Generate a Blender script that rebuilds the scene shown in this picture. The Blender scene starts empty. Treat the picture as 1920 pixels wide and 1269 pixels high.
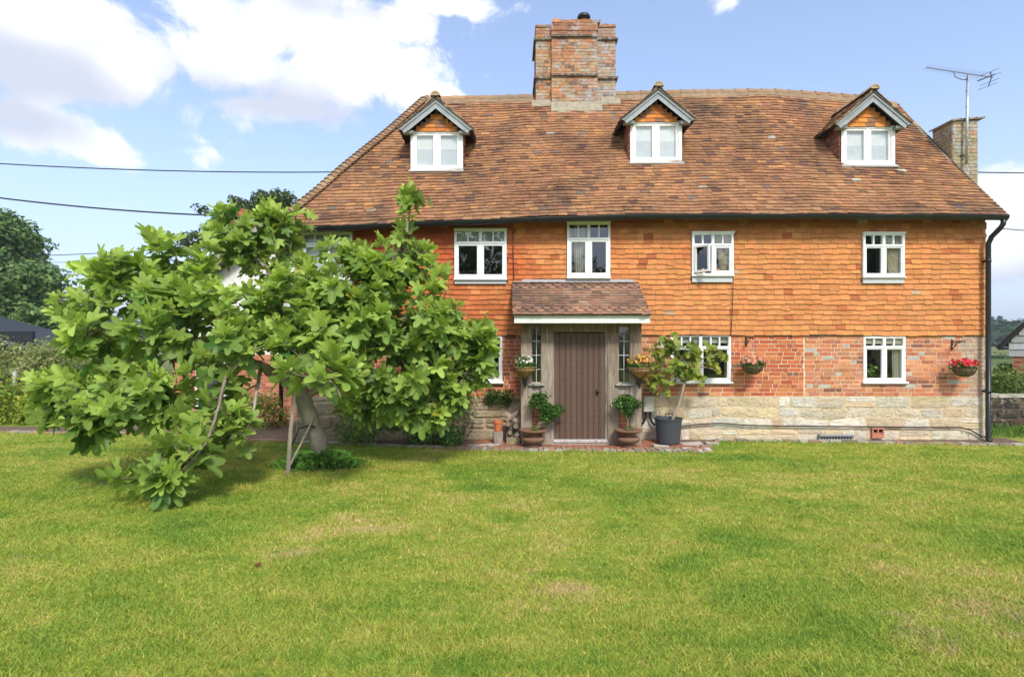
import bpy, math, random
import numpy as np
from mathutils import Vector, Matrix, noise
random.seed(7)
RNG = np.random.default_rng(7)
SC = bpy.context.scene
COL = SC.collection
R = math.radians

# ------------------------------------------------------------------ camera
F = 1067.0          # focal length in pixels of the 1920 wide photograph
CZ = 1.85           # eye height
HZ = 640.0          # horizon row
cam = bpy.data.cameras.new('camera')
cam.sensor_width = 36.0
cam.lens = F / 1920 * 36
cam.shift_y = (HZ - 634.5) / 1920
cam.clip_start = 0.05
cam.clip_end = 5000
camo = bpy.data.objects.new('camera', cam)
COL.objects.link(camo)
camo.location = (0, 0, CZ)
camo.rotation_euler = (R(90), 0, 0)
SC.camera = camo
SC.view_settings.view_transform = 'Standard'
SC.view_settings.look = 'None'
SC.view_settings.gamma = 1
SC.view_settings.exposure = 1.02
SC.cycles.max_bounces = 6
SC.cycles.transparent_max_bounces = 12

# ------------------------------------------------------------------ sun
SUN_EL, SUN_AZ = R(44), R(14)      # azimuth measured from straight behind the camera, positive = from the right
sd = Vector((math.sin(SUN_AZ) * math.cos(SUN_EL), -math.cos(SUN_AZ) * math.cos(SUN_EL), math.sin(SUN_EL)))
sl = bpy.data.lights.new('sun', 'SUN')
sl.energy = 1.85
sl.angle = R(12)
sl.color = (1.0, 0.955, 0.88)
so = bpy.data.objects.new('sun', sl)
COL.objects.link(so)
so.rotation_euler = sd.to_track_quat('Z', 'Y').to_euler()
so.location = (0, -5, 20)

# ------------------------------------------------------------------ node helpers
class NT:
    def __init__(s, tree):
        s.t = tree; s.n = tree.nodes; s.l = tree.links
    def node(s, typ, **kw):
        n = s.n.new(typ)
        for k, v in kw.items():
            if k == 'inp':
                for a, b in v.items():
                    if isinstance(b, bpy.types.NodeSocket): s.l.new(b, n.inputs[a])
                    else: n.inputs[a].default_value = b
            else: setattr(n, k, v)
        return n
    def math(s, op, a, b=None, c=None, clamp=False):
        n = s.n.new('ShaderNodeMath'); n.operation = op; n.use_clamp = clamp
        for i, x in enumerate((a, b, c)):
            if x is None: continue
            if isinstance(x, bpy.types.NodeSocket): s.l.new(x, n.inputs[i])
            else: n.inputs[i].default_value = x
        return n.outputs[0]
    def vmath(s, op, a, b=None):
        n = s.n.new('ShaderNodeVectorMath'); n.operation = op
        for i, x in enumerate((a, b)):
            if x is None: continue
            if isinstance(x, bpy.types.NodeSocket): s.l.new(x, n.inputs[i])
            else: n.inputs[i].default_value = x
        return n.outputs['Value'] if op in ('LENGTH', 'DOT_PRODUCT', 'DISTANCE') else n.outputs[0]
    def noise(s, vec, scale, detail=3, rough=0.55, dist=0.0):
        n = s.n.new('ShaderNodeTexNoise')
        n.inputs['Scale'].default_value = scale; n.inputs['Detail'].default_value = detail
        n.inputs['Roughness'].default_value = rough; n.inputs['Distortion'].default_value = dist
        if vec is not None: s.l.new(vec, n.inputs['Vector'])
        return n.outputs['Fac']
    def ramp(s, fac, stops):
        n = s.n.new('ShaderNodeValToRGB')
        e = n.color_ramp.elements
        while len(e) > 1: e.remove(e[-1])
        e[0].position = stops[0][0]; e[0].color = (*stops[0][1], 1)
        for p, c in stops[1:]:
            q = e.new(p); q.color = (*c, 1)
        s.l.new(fac, n.inputs[0])
        return n.outputs[0]
    def maprange(s, v, a, b, c=0.0, d=1.0, smooth=False):
        n = s.n.new('ShaderNodeMapRange')
        n.interpolation_type = 'SMOOTHSTEP' if smooth else 'LINEAR'
        s.l.new(v, n.inputs[0])
        for i, x in zip((1, 2, 3, 4), (a, b, c, d)): n.inputs[i].default_value = x
        return n.outputs[0]
    def mix(s, fac, a, b, mode='MIX'):
        n = s.n.new('ShaderNodeMix'); n.data_type = 'RGBA'; n.blend_type = mode
        n.clamp_factor = True
        for sock, x in ((n.inputs[0], fac), (n.inputs[6], a), (n.inputs[7], b)):
            if isinstance(x, bpy.types.NodeSocket): s.l.new(x, sock)
            elif isinstance(x, (int, float)): sock.default_value = x
            else: sock.default_value = (*x, 1)
        return n.outputs[2]

# ------------------------------------------------------------------ world: sky + clouds by direction
wd = bpy.data.worlds.new('World'); SC.world = wd; wd.use_nodes = True
w = NT(wd.node_tree); w.n.clear()
sky = w.node('ShaderNodeTexSky', sky_type='NISHITA')
sky.sun_disc = False
sky.sun_elevation = SUN_EL
sky.sun_rotation = math.atan2(sd.x, sd.y)
sky.altitude = 50; sky.air_density = 1.0; sky.dust_density = 0.8; sky.ozone_density = 1.2
SKY_S = 0.135
skyc = w.vmath('MULTIPLY', sky.outputs[0], (SKY_S * 1.0, SKY_S * .95, SKY_S * .99))
tc = w.node('ShaderNodeTexCoord')
D = tc.outputs['Generated']
nz_big = w.noise(D, 5.0, 8, 0.62, 0.3)
nz_fine = w.noise(D, 12.0, 9, 0.66, 0.5)
def pdir(px, py):
    return Vector(((px - 960) / F, 1.0, (HZ - py) / F)).normalized()
def blobs(lst):
    out = None
    for (px, py, rx, ry, wt) in lst:
        c = pdir(px, py)
        d = w.vmath('SUBTRACT', D, tuple(c))
        k = (c.y)                              # angular size shrinks away from the middle
        d = w.vmath('MULTIPLY', d, (F / (rx * k), 2.2, F / (ry * k)))
        ln = w.vmath('LENGTH', d)
        v = w.math('MULTIPLY_ADD', ln, -wt, wt)
        out = v if out is None else w.math('MAXIMUM', out, v)
    return out
cl = blobs([(120, 120, 300, 80, 1), (400, 120, 300, 105, 1), (640, 120, 190, 105, 1), (760, 150, 130, 70, .9), (545, 40, 130, 60, .9), (440, 60, 180, 80, .9),
            (200, 45, 190, 60, .9), (730, 45, 130, 45, .8), (850, 14, 110, 20, .7), (30, 215, 110, 55, .9), (90, 255, 130, 45, .9), (180, 285, 60, 22, .6),
            (25, 30, 60, 30, .7), (30, 120, 90, 80, .9), (390, 285, 55, 26, .34), (380, 265, 60, 14, .3), (1375, 8, 36, 26, .5), (1880, 390, 60, 60, .9), (1915, 350, 40, 40, .7),
            (1885, 480, 90, 90, .75), (150, 555, 190, 40, .5), (520, 200, 250, 40, .8), (840, 180, 80, 20, .6)])
wispy = w.math('MULTIPLY', w.math('SUBTRACT', nz_fine, 0.5), 1.7)
vor = w.node('ShaderNodeTexVoronoi', feature='SMOOTH_F1', inp={'Scale': 13.0, 'Smoothness': 0.35})
dv = w.vmath('ADD', D, w.vmath('MULTIPLY', w.node('ShaderNodeTexNoise', inp={'Vector': D, 'Scale': 9.0, 'Detail': 4.0}).outputs['Color'], (.06, .06, .06)))
w.l.new(dv, vor.inputs['Vector'])
billow = w.math('MULTIPLY', w.math('SUBTRACT', 0.42, vor.outputs['Distance']), 0.75)
lump = w.math('MULTIPLY', w.math('SUBTRACT', nz_big, 0.5), 1.15)
# wide scatter of other clouds over the rest of the sky, none in front of the blue part seen
front = w.vmath('DOT_PRODUCT', D, (0.0, 1.0, 0.0))
back = w.maprange(front, 0.5, 0.1, -2.0, 0.12)
cl = w.math('MAXIMUM', cl, back)
dens = w.math('ADD', w.math('ADD', w.math('ADD', cl, lump), wispy), billow)
alpha = w.maprange(dens, -0.02, 0.42, 0, 1, True)
grey = blobs([(70, 150, 260, 85, 1.1), (300, 150, 200, 60, .5), (560, 205, 290, 60, 1.1), (800, 50, 190, 50, .35), (40, 225, 130, 70, 1.1), (620, 12, 230, 30, .6), (1885, 540, 120, 80, .8)])
grey = w.math('ADD', grey, w.math('MULTIPLY', w.math('SUBTRACT', nz_big, 0.5), 0.8))
greyf = w.maprange(w.math('SUBTRACT', grey, w.math('MULTIPLY', billow, 0.9)), -0.1, 0.95, 0, 1, True)
ccol = w.mix(greyf, (0.62, 0.625, 0.635), (0.375, 0.395, 0.465))
# thin milky veil low down
el = w.node('ShaderNodeSeparateXYZ'); w.l.new(D, el.inputs[0])
veil = w.maprange(el.outputs[2], -0.02, 0.42, 0.62, 0.22, True)
base = w.mix(veil, skyc, (0.335, 0.415, 0.570))
bk = w.maprange(front, 0.25, -0.3, 1.0, 1.9)  # unseen clouds behind the camera brightened to raise the fill light
ccol = w.vmath('SCALE', ccol); w.l.new(bk, ccol.node.inputs['Scale'])
alpha = w.math('MULTIPLY', alpha, 0.96)
fin = w.mix(alpha, base, ccol)
bg = w.node('ShaderNodeBackground'); w.l.new(fin, bg.inputs[0]); bg.inputs[1].default_value = 1.0
wo = w.node('ShaderNodeOutputWorld'); w.l.new(bg.outputs[0], wo.inputs[0])

# ------------------------------------------------------------------ materials
def mat(name, col=None, attr=False, rough=0.8, nscale=None, namt=0.25, bump=0.0, bscale=40, bdist=0.01, metallic=0, spec=0.3,
        stain=None, translucent=None, stretch=None, coat=0):
    m = bpy.data.materials.new(name); m.use_nodes = True
    t = NT(m.node_tree); t.n.clear()
    out = t.node('ShaderNodeOutputMaterial')
    b = t.node('ShaderNodeBsdfPrincipled')
    b.inputs['Roughness'].default_value = rough; b.inputs['Metallic'].default_value = metallic
    b.inputs['Specular IOR Level'].default_value = spec
    geo = t.node('ShaderNodeTexCoord')
    vec = geo.outputs['Object']
    if stretch:
        vec = t.vmath('MULTIPLY', vec, stretch)
    if attr:
        a = t.node('ShaderNodeAttribute', attribute_name='col'); c = a.outputs['Color']
    else:
        rg = t.node('ShaderNodeRGB'); rg.outputs[0].default_value = (*col, 1); c = rg.outputs[0]
    if nscale:
        n1 = t.noise(vec, nscale, 5, 0.6)
        n2 = t.noise(vec, nscale * 6.3, 4, 0.6)
        f = t.math('ADD', t.math('MULTIPLY', n1, 0.6), t.math('MULTIPLY', n2, 0.4))
        v = t.maprange(f, 0.3, 0.7, 1 - namt, 1 + namt)
        sc = t.vmath('SCALE', c); t.l.new(v, sc.node.inputs['Scale']); c = sc
    if stain:
        for (scol, sscale, lo, hi, amt) in stain:
            n3 = t.noise(vec, sscale, 7, 0.65)
            f = t.maprange(n3, lo, hi, 0, amt)
            c = t.mix(f, c, scol)
    t.l.new(c, b.inputs['Base Color'])
    if bump:
        bn = t.noise(vec, bscale, 6, 0.65)
        bp = t.node('ShaderNodeBump', inp={'Strength': bump, 'Distance': bdist, 'Height': bn})
        t.l.new(bp.outputs[0], b.inputs['Normal'])
    sh = b.outputs[0]
    if translucent:
        tr = t.node('ShaderNodeBsdfTranslucent')
        lc = t.mix(1.0, c, translucent[1], 'MULTIPLY'); t.l.new(lc, tr.inputs[0])
        mx = t.node('ShaderNodeMixShader'); mx.inputs[0].default_value = translucent[0]
        t.l.new(sh, mx.inputs[1]); t.l.new(tr.outputs[0], mx.inputs[2]); sh = mx.outputs[0]
    t.l.new(sh, out.inputs[0])
    return m

M = {}
M['rooftile'] = mat('roof_tile', attr=True, rough=0.9, nscale=9, namt=0.22, bump=0.5, bscale=60, spec=0.15,
                    stain=[((0.070, 0.048, 0.038), 0.9, 0.48, 0.72, 0.85), ((0.40, 0.25, 0.12), 2.3, 0.56, 0.75, 0.45), ((0.08, 0.055, 0.045), 4.0, 0.56, 0.74, 0.6), ((0.38, 0.33, 0.24), 17, 0.67, 0.76, 0.4), ((0.05, 0.045, 0.04), 14, 0.62, 0.75, 0.6)])
M['ridge'] = mat('ridge_tile', attr=True, rough=0.95, nscale=9, namt=0.25, bump=0.6, bscale=60, spec=0.1, stain=[((0.16, 0.12, 0.07), 7, 0.55, 0.75, 0.5)])
M['walltile'] = mat('wall_tile', attr=True, rough=0.85, nscale=7, namt=0.16, bump=0.4, bscale=50, spec=0.15,
                    stain=[((0.20, 0.06, 0.03), 6.0, 0.60, 0.78, 0.5), ((0.6, 0.45, 0.28), 21, 0.67, 0.75, 0.5)])
M['brick'] = mat('brick', attr=True, rough=0.92, nscale=22, namt=0.28, bump=0.7, bscale=80, spec=0.1,
                 stain=[((0.55, 0.48, 0.38), 13, 0.60, 0.75, 0.5), ((0.09, 0.06, 0.05), 8, 0.62, 0.78, 0.5)])
M['oldbrick'] = mat('old_brick', attr=True, rough=0.95, nscale=14, namt=0.35, bump=0.8, bscale=60, spec=0.1,
                    stain=[((0.42, 0.42, 0.42), 3.5, 0.52, 0.62, 0.8), ((0.45, 0.42, 0.34), 16, 0.55, 0.65, 0.6), ((0.06, 0.055, 0.04), 9, 0.58, 0.70, 0.7), ((0.34, 0.27, 0.10), 5, 0.52, 0.7, 0.55)])
M['stone'] = mat('stone', attr=True, rough=0.95, nscale=10, namt=0.22, bump=1.0, bscale=22, bdist=0.03, spec=0.1,
                 stain=[((0.42, 0.30, 0.14), 4.0, 0.52, 0.72, 0.6), ((0.10, 0.09, 0.07), 13, 0.60, 0.72, 0.75), ((0.62, 0.58, 0.50), 7, 0.56, 0.7, 0.5)])
M['white'] = mat('white_paint', attr=True, rough=0.5, nscale=6, namt=0.05, bump=0.15, bscale=30, spec=0.4,
                 stain=[((0.30, 0.29, 0.27), 16, 0.63, 0.71, 0.6), ((0.50, 0.48, 0.40), 3.5, 0.54, 0.74, 0.45)])
M['render'] = mat('white_render', col=(0.75, 0.74, 0.70), rough=0.9, nscale=2, namt=0.07, bump=0.3, stain=[((0.45, 0.43, 0.38), 1.6, 0.58, 0.75, 0.4)])
M['oak'] = mat('weathered_oak', attr=True, rough=0.85, nscale=5, namt=0.55, bump=0.6, bscale=12, spec=0.15, stretch=(9, 9, 0.7),
               stain=[((0.13, 0.08, 0.05), 1.3, 0.50, 0.70, 0.8), ((0.52, 0.47, 0.40), 3.1, 0.55, 0.7, 0.6)])
M['door'] = mat('brown_door', attr=True, rough=0.6, nscale=3, namt=0.12, bump=0.25, bscale=14, spec=0.3, stretch=(6, 6, 0.6))
M['lead'] = mat('grey_timber', attr=True, rough=0.7, nscale=5, namt=0.25, bump=0.3, stretch=(1, 1, 1), stain=[((0.30, 0.29, 0.22), 7, 0.55, 0.7, 0.6)])
M['black'] = mat('black_plastic', col=(0.014, 0.015, 0.016), rough=0.38, spec=0.5, nscale=5, namt=0.2)
M['metal'] = mat('galvanised', col=(0.50, 0.52, 0.54), rough=0.45, metallic=0.7, nscale=20, namt=0.2)
M['rust'] = mat('rusty_iron', attr=True, rough=0.85, nscale=12, namt=0.35, bump=0.5, stain=[((0.10, 0.06, 0.05), 6, 0.5, 0.7, 0.6)])
M['plain'] = mat('painted', attr=True, rough=0.6, nscale=8, namt=0.1)
M['cloth'] = mat('cloth', attr=True, rough=0.95, nscale=6, namt=0.1, translucent=(0.25, (1, 1, 1)))
M['cement'] = mat('cement', col=(0.33, 0.285, 0.20), rough=0.95, nscale=9, namt=0.3, bump=0.8, bscale=20, stain=[((0.15, 0.14, 0.09), 8, 0.52, 0.7, 0.6)])
M['pave'] = mat('paving', attr=True, rough=0.95, nscale=12, namt=0.3, bump=0.8, bscale=25, stain=[((0.20, 0.24, 0.10), 5, 0.55, 0.72, 0.5), ((0.60, 0.58, 0.52), 19, 0.60, 0.7, 0.6)])
M['soil'] = mat('soil', col=(0.16, 0.11, 0.075), rough=1, nscale=9, namt=0.45, bump=1.0, bscale=30, bdist=0.03, stain=[((0.30, 0.20, 0.13), 6, 0.5, 0.7, 0.6)])
M['bark'] = mat('bark', attr=True, rough=0.9, nscale=9, namt=0.3, bump=0.8, bscale=20, bdist=0.01, spec=0.1, stain=[((0.34, 0.32, 0.26), 6, 0.52, 0.68, 0.5), ((0.08, 0.07, 0.05), 14, 0.6, 0.7, 0.6)])
M['leaf'] = mat('leaf', attr=True, rough=0.45, nscale=5, namt=0.16, spec=0.34, translucent=(0.46, (1.0, 1.0, 0.6)))
M['foliage'] = mat('foliage', attr=True, rough=0.6, spec=0.2, nscale=1.2, namt=0.2, translucent=(0.38, (1.0, 1.0, 0.5)))
M['petal'] = mat('petal', attr=True, rough=0.6, translucent=(0.35, (1, 1, 1)))
M['dark'] = mat('interior', col=(0.26, 0.24, 0.21), rough=0.95, nscale=1.5, namt=0.2)
M['log'] = mat('log_wood', attr=True, rough=0.95, nscale=12, namt=0.4, bump=0.8, bscale=30)
M['terra'] = mat('terracotta', col=(0.55, 0.17, 0.065), rough=0.8, nscale=10, namt=0.15, bump=0.2)

def glass_mat():
    m = bpy.data.materials.new('window_glass'); m.use_nodes = True
    t = NT(m.node_tree); t.n.clear()
    out = t.node('ShaderNodeOutputMaterial')
    gg = t.node('ShaderNodeNewGeometry')
    cs = t.math('ABSOLUTE', t.vmath('DOT_PRODUCT', gg.outputs['Incoming'], gg.outputs['Normal']))
    f = t.math('MULTIPLY_ADD', t.math('POWER', t.math('SUBTRACT', 1.0, cs, clamp=True), 5.0), 0.9, 0.12, clamp=True)
    tr = t.node('ShaderNodeBsdfTransparent'); tr.inputs[0].default_value = (0.88, 0.91, 0.90, 1)
    gl = t.node('ShaderNodeBsdfGlossy'); gl.inputs['Roughness'].default_value = 0.01
    tcn = t.node('ShaderNodeTexCoord')
    nz = t.noise(tcn.outputs['Object'], 3.0, 2, 0.5)
    bp = t.node('ShaderNodeBump', inp={'Strength': 0.25, 'Distance': 0.01, 'Height': nz}); t.l.new(bp.outputs[0], gl.inputs['Normal'])
    mx = t.node('ShaderNodeMixShader'); t.l.new(f, mx.inputs[0]); t.l.new(tr.outputs[0], mx.inputs[1]); t.l.new(gl.outputs[0], mx.inputs[2])
    t.l.new(mx.outputs[0], out.inputs[0])
    return m
M['glass'] = glass_mat()

def grass_mat(name, blades):
    m = bpy.data.materials.new(name); m.use_nodes = True
    t = NT(m.node_tree); t.n.clear()
    out = t.node('ShaderNodeOutputMaterial')
    g = t.node('ShaderNodeNewGeometry'); pos = t.vmath('MULTIPLY', g.outputs['Position'], (1, 1, 0.0))
    st = t.vmath('MULTIPLY', pos, (0.8, 1.3, 1))
    n1 = t.noise(st, 0.55, 4, 0.6, 0.5); n2 = t.noise(st, 2.1, 5, 0.65, 0.4); n3 = t.noise(pos, 11, 4, 0.6)
    f = t.math('ADD', t.math('MULTIPLY', n1, 0.45), t.math('ADD', t.math('MULTIPLY', n2, 0.38), t.math('MULTIPLY', n3, 0.17)))
    spot = None
    wob = t.math('MULTIPLY', t.math('SUBTRACT', n2, 0.5), 1.6)
    def spots(lst):
        out_ = None
        for (sx, sy, sr) in lst:
            dd = t.vmath('DISTANCE', pos, (sx, sy, 0.0)); q = t.math('SUBTRACT', 1.0, t.math('DIVIDE', dd, sr)); q = t.math('ADD', q, wob)
            out_ = q if out_ is None else t.math('MAXIMUM', out_, q)
        return out_
    gsp = t.maprange(spots([(-3.8, 5.2, 1.5), (-1.7, 4.3, .7), (2.4, 4.5, .9), (-2.9, 3.6, 1.0), (3.6, 3.6, .7), (-5.5, 7.5, 1.3), (1.2, 7.0, .8)]), 0.0, 0.8, 0, 0.045)
    f = t.math('SUBTRACT', f, gsp)
    ysp = t.maprange(spots([(0.6, 5.4, 1.3), (.3, 4.2, .5), (3.4, 7.5, 1.6), (-1.6, 5.6, .8), (-.9, 6.5, 1.2)]), 0.0, 0.8, 0, 0.05)
    f = t.math('ADD', f, ysp)
    c = t.ramp(f, [(0.35, (0.135, 0.275, 0.034)), (0.43, (0.230, 0.350, 0.042)), (0.49, (0.325, 0.410, 0.056)), (0.56, (0.430, 0.455, 0.085)), (0.65, (0.56, 0.48, 0.18))])
    n4 = t.noise(st, 1.35, 6, 0.7, 0.6)
    dry = t.maprange(n4, 0.62, 0.72, 0, 0.7)
    c = t.mix(dry, c, (0.62, 0.47, 0.22))
    bsp = spots([(2.62, 3.58, .30), (3.35, 3.9, .6), (.33, 4.2, .30), (-1.9, 5.0, .3)])
    n6 = t.noise(st, 5.5, 6, 0.75, 0.8)
    bare = t.maprange(t.math('ADD', bsp, t.math('MULTIPLY', t.math('SUBTRACT', n6, 0.5), 5.0)), 0.25, 1.5, 0, 0.62)
    c = t.mix(bare, c, (0.62, 0.44, 0.26))
    if blades:
        a = t.node('ShaderNodeAttribute', attribute_name='col')
        c = t.mix(1.0, c, a.outputs['Color'], 'MULTIPLY')
        b = t.node('ShaderNodeBsdfPrincipled'); b.inputs['Roughness'].default_value = 0.55; b.inputs['Specular IOR Level'].default_value = 0.25
        t.l.new(c, b.inputs['Base Color'])
        tr = t.node('ShaderNodeBsdfTranslucent'); t.l.new(c, tr.inputs[0])
        mx = t.node('ShaderNodeMixShader'); mx.inputs[0].default_value = 0.35
        t.l.new(b.outputs[0], mx.inputs[1]); t.l.new(tr.outputs[0], mx.inputs[2]); t.l.new(mx.outputs[0], out.inputs[0])
    else:
        far = t.vmath('LENGTH', pos)
        fn = t.noise(pos, 0.05, 4, 0.6)
        fc = t.ramp(fn, [(0.35, (0.10, 0.15, 0.04)), (0.5, (0.18, 0.21, 0.06)), (0.62, (0.30, 0.30, 0.10))])
        ff = t.maprange(far, 18, 40, 0, 1)
        c = t.mix(ff, c, fc)
        n5 = t.noise(pos, 90, 4, 0.7)
        sc = t.vmath('SCALE', c); t.l.new(t.maprange(n5, 0.3, 0.7, 0.52, 0.95), sc.node.inputs['Scale'])
        b = t.node('ShaderNodeBsdfPrincipled'); b.inputs['Roughness'].default_value = 0.95; b.inputs['Specular IOR Level'].default_value = 0.1
        t.l.new(sc, b.inputs['Base Color'])
        bp = t.node('ShaderNodeBump', inp={'Strength': 0.8, 'Distance': 0.02, 'Height': n5}); t.l.new(bp.outputs[0], b.inputs['Normal'])
        t.l.new(b.outputs[0], out.inputs[0])
    return m
M['lawn'] = grass_mat('lawn', False)
M['blade'] = grass_mat('grass_blade', True)

# ------------------------------------------------------------------ mesh builder
def rnd(a, b): return random.uniform(a, b)
def vary(c, k=0.12, h=0.03):
    g = 1 + rnd(-k, k)
    return tuple(max(0.002, x * g * (1 + rnd(-h, h))) for x in c)
def lerp(a, b, t): return tuple(x + (y - x) * t for x, y in zip(a, b))

def root_loc(o):
    l = Vector((0, 0, 0))
    while o is not None:
        l += o.location; o = o.parent
    return l

class MB:
    def __init__(s): s.v = []; s.f = []; s.c = []
    def add(s, vs, fs, col=(1, 1, 1)):
        o = len(s.v); s.v.extend(tuple(p) for p in vs)
        for f in fs: s.f.append(tuple(i + o for i in f)); s.c.append(col)
    def quad(s, a, b, c, d, col=(1, 1, 1)): s.add((a, b, c, d), ((0, 1, 2, 3),), col)
    def box(s, x0, x1, y0, y1, z0, z1, col=(1, 1, 1), j=0.0, bev=0.0):
        if bev > 0:
            b = bev
            vs = []
            for (x, sx) in ((x0, 1), (x1, -1)):
                for (y, sy) in ((y0, 1), (y1, -1)):
                    for (z, sz) in ((z0, 1), (z1, -1)):
                        vs += [(x, y + sy * b, z + sz * b), (x + sx * b, y, z + sz * b), (x + sx * b, y + sy * b, z)]
            def I(i, k, l, t): return ((i * 2 + k) * 2 + l) * 3 + t
            fs = [(I(0,0,0,0), I(0,0,1,0), I(0,1,1,0), I(0,1,0,0)), (I(1,0,0,0), I(1,1,0,0), I(1,1,1,0), I(1,0,1,0)),
                  (I(0,0,0,1), I(1,0,0,1), I(1,0,1,1), I(0,0,1,1)), (I(0,1,0,1), I(0,1,1,1), I(1,1,1,1), I(1,1,0,1)),
                  (I(0,0,0,2), I(0,1,0,2), I(1,1,0,2), I(1,0,0,2)), (I(0,0,1,2), I(1,0,1,2), I(1,1,1,2), I(0,1,1,2))]
            for k in (0, 1):
                for l in (0, 1):
                    fs.append((I(0,k,l,1), I(1,k,l,1), I(1,k,l,2), I(0,k,l,2)))
                    fs.append((I(k,0,l,0), I(k,1,l,0), I(k,1,l,2), I(k,0,l,2)))
                    fs.append((I(k,l,0,0), I(k,l,1,0), I(k,l,1,1), I(k,l,0,1)))
            for i in (0, 1):
                for k in (0, 1):
                    for l in (0, 1): fs.append((I(i,k,l,0), I(i,k,l,1), I(i,k,l,2)))
            s.add(vs, fs, col); return
        vs = [(x0,y0,z0),(x1,y0,z0),(x1,y1,z0),(x0,y1,z0),(x0,y0,z1),(x1,y0,z1),(x1,y1,z1),(x0,y1,z1)]
        if j: vs = [tuple(c + rnd(-j, j) for c in p) for p in vs]
        s.add(vs, ((0,3,2,1),(4,5,6,7),(0,1,5,4),(1,2,6,5),(2,3,7,6),(3,0,4,7)), col)
    def beam(s, a, b, wx, wz, col=(1, 1, 1), up=(0, 0, 1)):
        a = Vector(a); b = Vector(b); d = (b - a).normalized(); u = Vector(up)
        if abs(d.dot(u)) > 0.98: u = Vector((0, 1, 0))
        r = d.cross(u).normalized(); q = r.cross(d)
        vs = []
        for p in (a, b):
            for (i, k) in ((-1,-1),(1,-1),(1,1),(-1,1)): vs.append(p + r * i * wx / 2 + q * k * wz / 2)
        s.add(vs, ((0,1,2,3),(7,6,5,4),(0,4,5,1),(1,5,6,2),(2,6,7,3),(3,7,4,0)), col)
    def tube(s, pts, rad, n=8, col=(1, 1, 1), cap=True, wob=0.0):
        pts = [Vector(p) for p in pts]
        rad = list(rad) if hasattr(rad, '__len__') else [rad] * len(pts)
        fr = None; rings = []
        for i, p in enumerate(pts):
            d = (pts[min(i + 1, len(pts) - 1)] - pts[max(i - 1, 0)])
            if d.length < 1e-9: d = Vector((0, 0, 1))
            d.normalize()
            if fr is None:
                u = Vector((0, 0, 1)) if abs(d.z) < 0.9 else Vector((1, 0, 0))
                fr = d.cross(u).normalized()
            fr = (fr - d * fr.dot(d)).normalized(); q = d.cross(fr)
            ring = []
            for k in range(n):
                a = 2 * math.pi * k / n; rr = rad[i] * (1 + (rnd(-wob, wob) if wob else 0))
                ring.append(p + fr * math.cos(a) * rr + q * math.sin(a) * rr)
            rings.append(ring)
        vs = [v for r_ in rings for v in r_]; fs = []
        for i in range(len(pts) - 1):
            for k in range(n):
                k2 = (k + 1) % n; fs.append((i*n+k, i*n+k2, (i+1)*n+k2, (i+1)*n+k))
        if cap:
            fs.append(tuple(range(n))[::-1]); fs.append(tuple((len(pts)-1)*n + k for k in range(n)))
        s.add(vs, fs, col)
    def lathe(s, c, prof, n=20, col=(1, 1, 1), colf=None, sq=(1, 1)):
        vs = []; fs = []
        for (r_, z) in prof:
            for k in range(n):
                a = 2 * math.pi * k / n
                vs.append((c[0] + r_ * math.cos(a) * sq[0], c[1] + r_ * math.sin(a) * sq[1], c[2] + z))
        for i in range(len(prof) - 1):
            for k in range(n):
                k2 = (k + 1) % n; fs.append((i*n+k, i*n+k2, (i+1)*n+k2, (i+1)*n+k))
        s.add(vs, fs, col)
    def build(s, name, m, parent=None, smooth=False, label=None):
        me = bpy.data.meshes.new(name)
        off = root_loc(parent) if parent is not None else Vector((0, 0, 0))
        v = np.array(s.v, dtype=np.float32).reshape(-1, 3) - np.array(off, dtype=np.float32)
        me.from_pydata(v.tolist(), [], s.f)
        a = me.color_attributes.new('col', 'FLOAT_COLOR', 'CORNER')
        cnt = np.array([len(f) for f in s.f]); cc = np.array(s.c, dtype=np.float32)
        cc = np.concatenate([cc, np.ones((len(cc), 1), np.float32)], 1) if len(cc) else cc
        a.data.foreach_set('color', np.repeat(cc, cnt, axis=0).ravel())
        if smooth: me.polygons.foreach_set('use_smooth', [True] * len(me.polygons))
        me.materials.append(M[m] if isinstance(m, str) else m)
        o = bpy.data.objects.new(name, me); COL.objects.link(o)
        if parent is not None: o.parent = parent
        if label: o['label'] = label
        return o

def np_mesh(name, V, Fa, C, m, parent=None, smooth=False):
    """V (n,3); Fa (k, s) equal sized faces; C (k,3) per face colours"""
    me = bpy.data.meshes.new(name)
    off = root_loc(parent) if parent is not None else Vector((0, 0, 0))
    V = V - np.array(off)
    k, s_ = Fa.shape
    me.vertices.add(len(V)); me.vertices.foreach_set('co', V.astype(np.float32).ravel())
    me.loops.add(k * s_); me.loops.foreach_set('vertex_index', Fa.astype(np.int32).ravel())
    me.polygons.add(k); me.polygons.foreach_set('loop_start', (np.arange(k) * s_).astype(np.int32))
    me.polygons.foreach_set('loop_total', np.full(k, s_, np.int32))
    if smooth: me.polygons.foreach_set('use_smooth', np.ones(k, bool))
    a = me.color_attributes.new('col', 'FLOAT_COLOR', 'CORNER')
    cc = np.concatenate([C, np.ones((k, 1))], 1).astype(np.float32)
    a.data.foreach_set('color', np.repeat(cc, s_, axis=0).ravel())
    me.update(calc_edges=True); me.validate()
    me.materials.append(M[m])
    o = bpy.data.objects.new(name, me); COL.objects.link(o)
    if parent is not None: o.parent = parent
    return o

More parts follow.
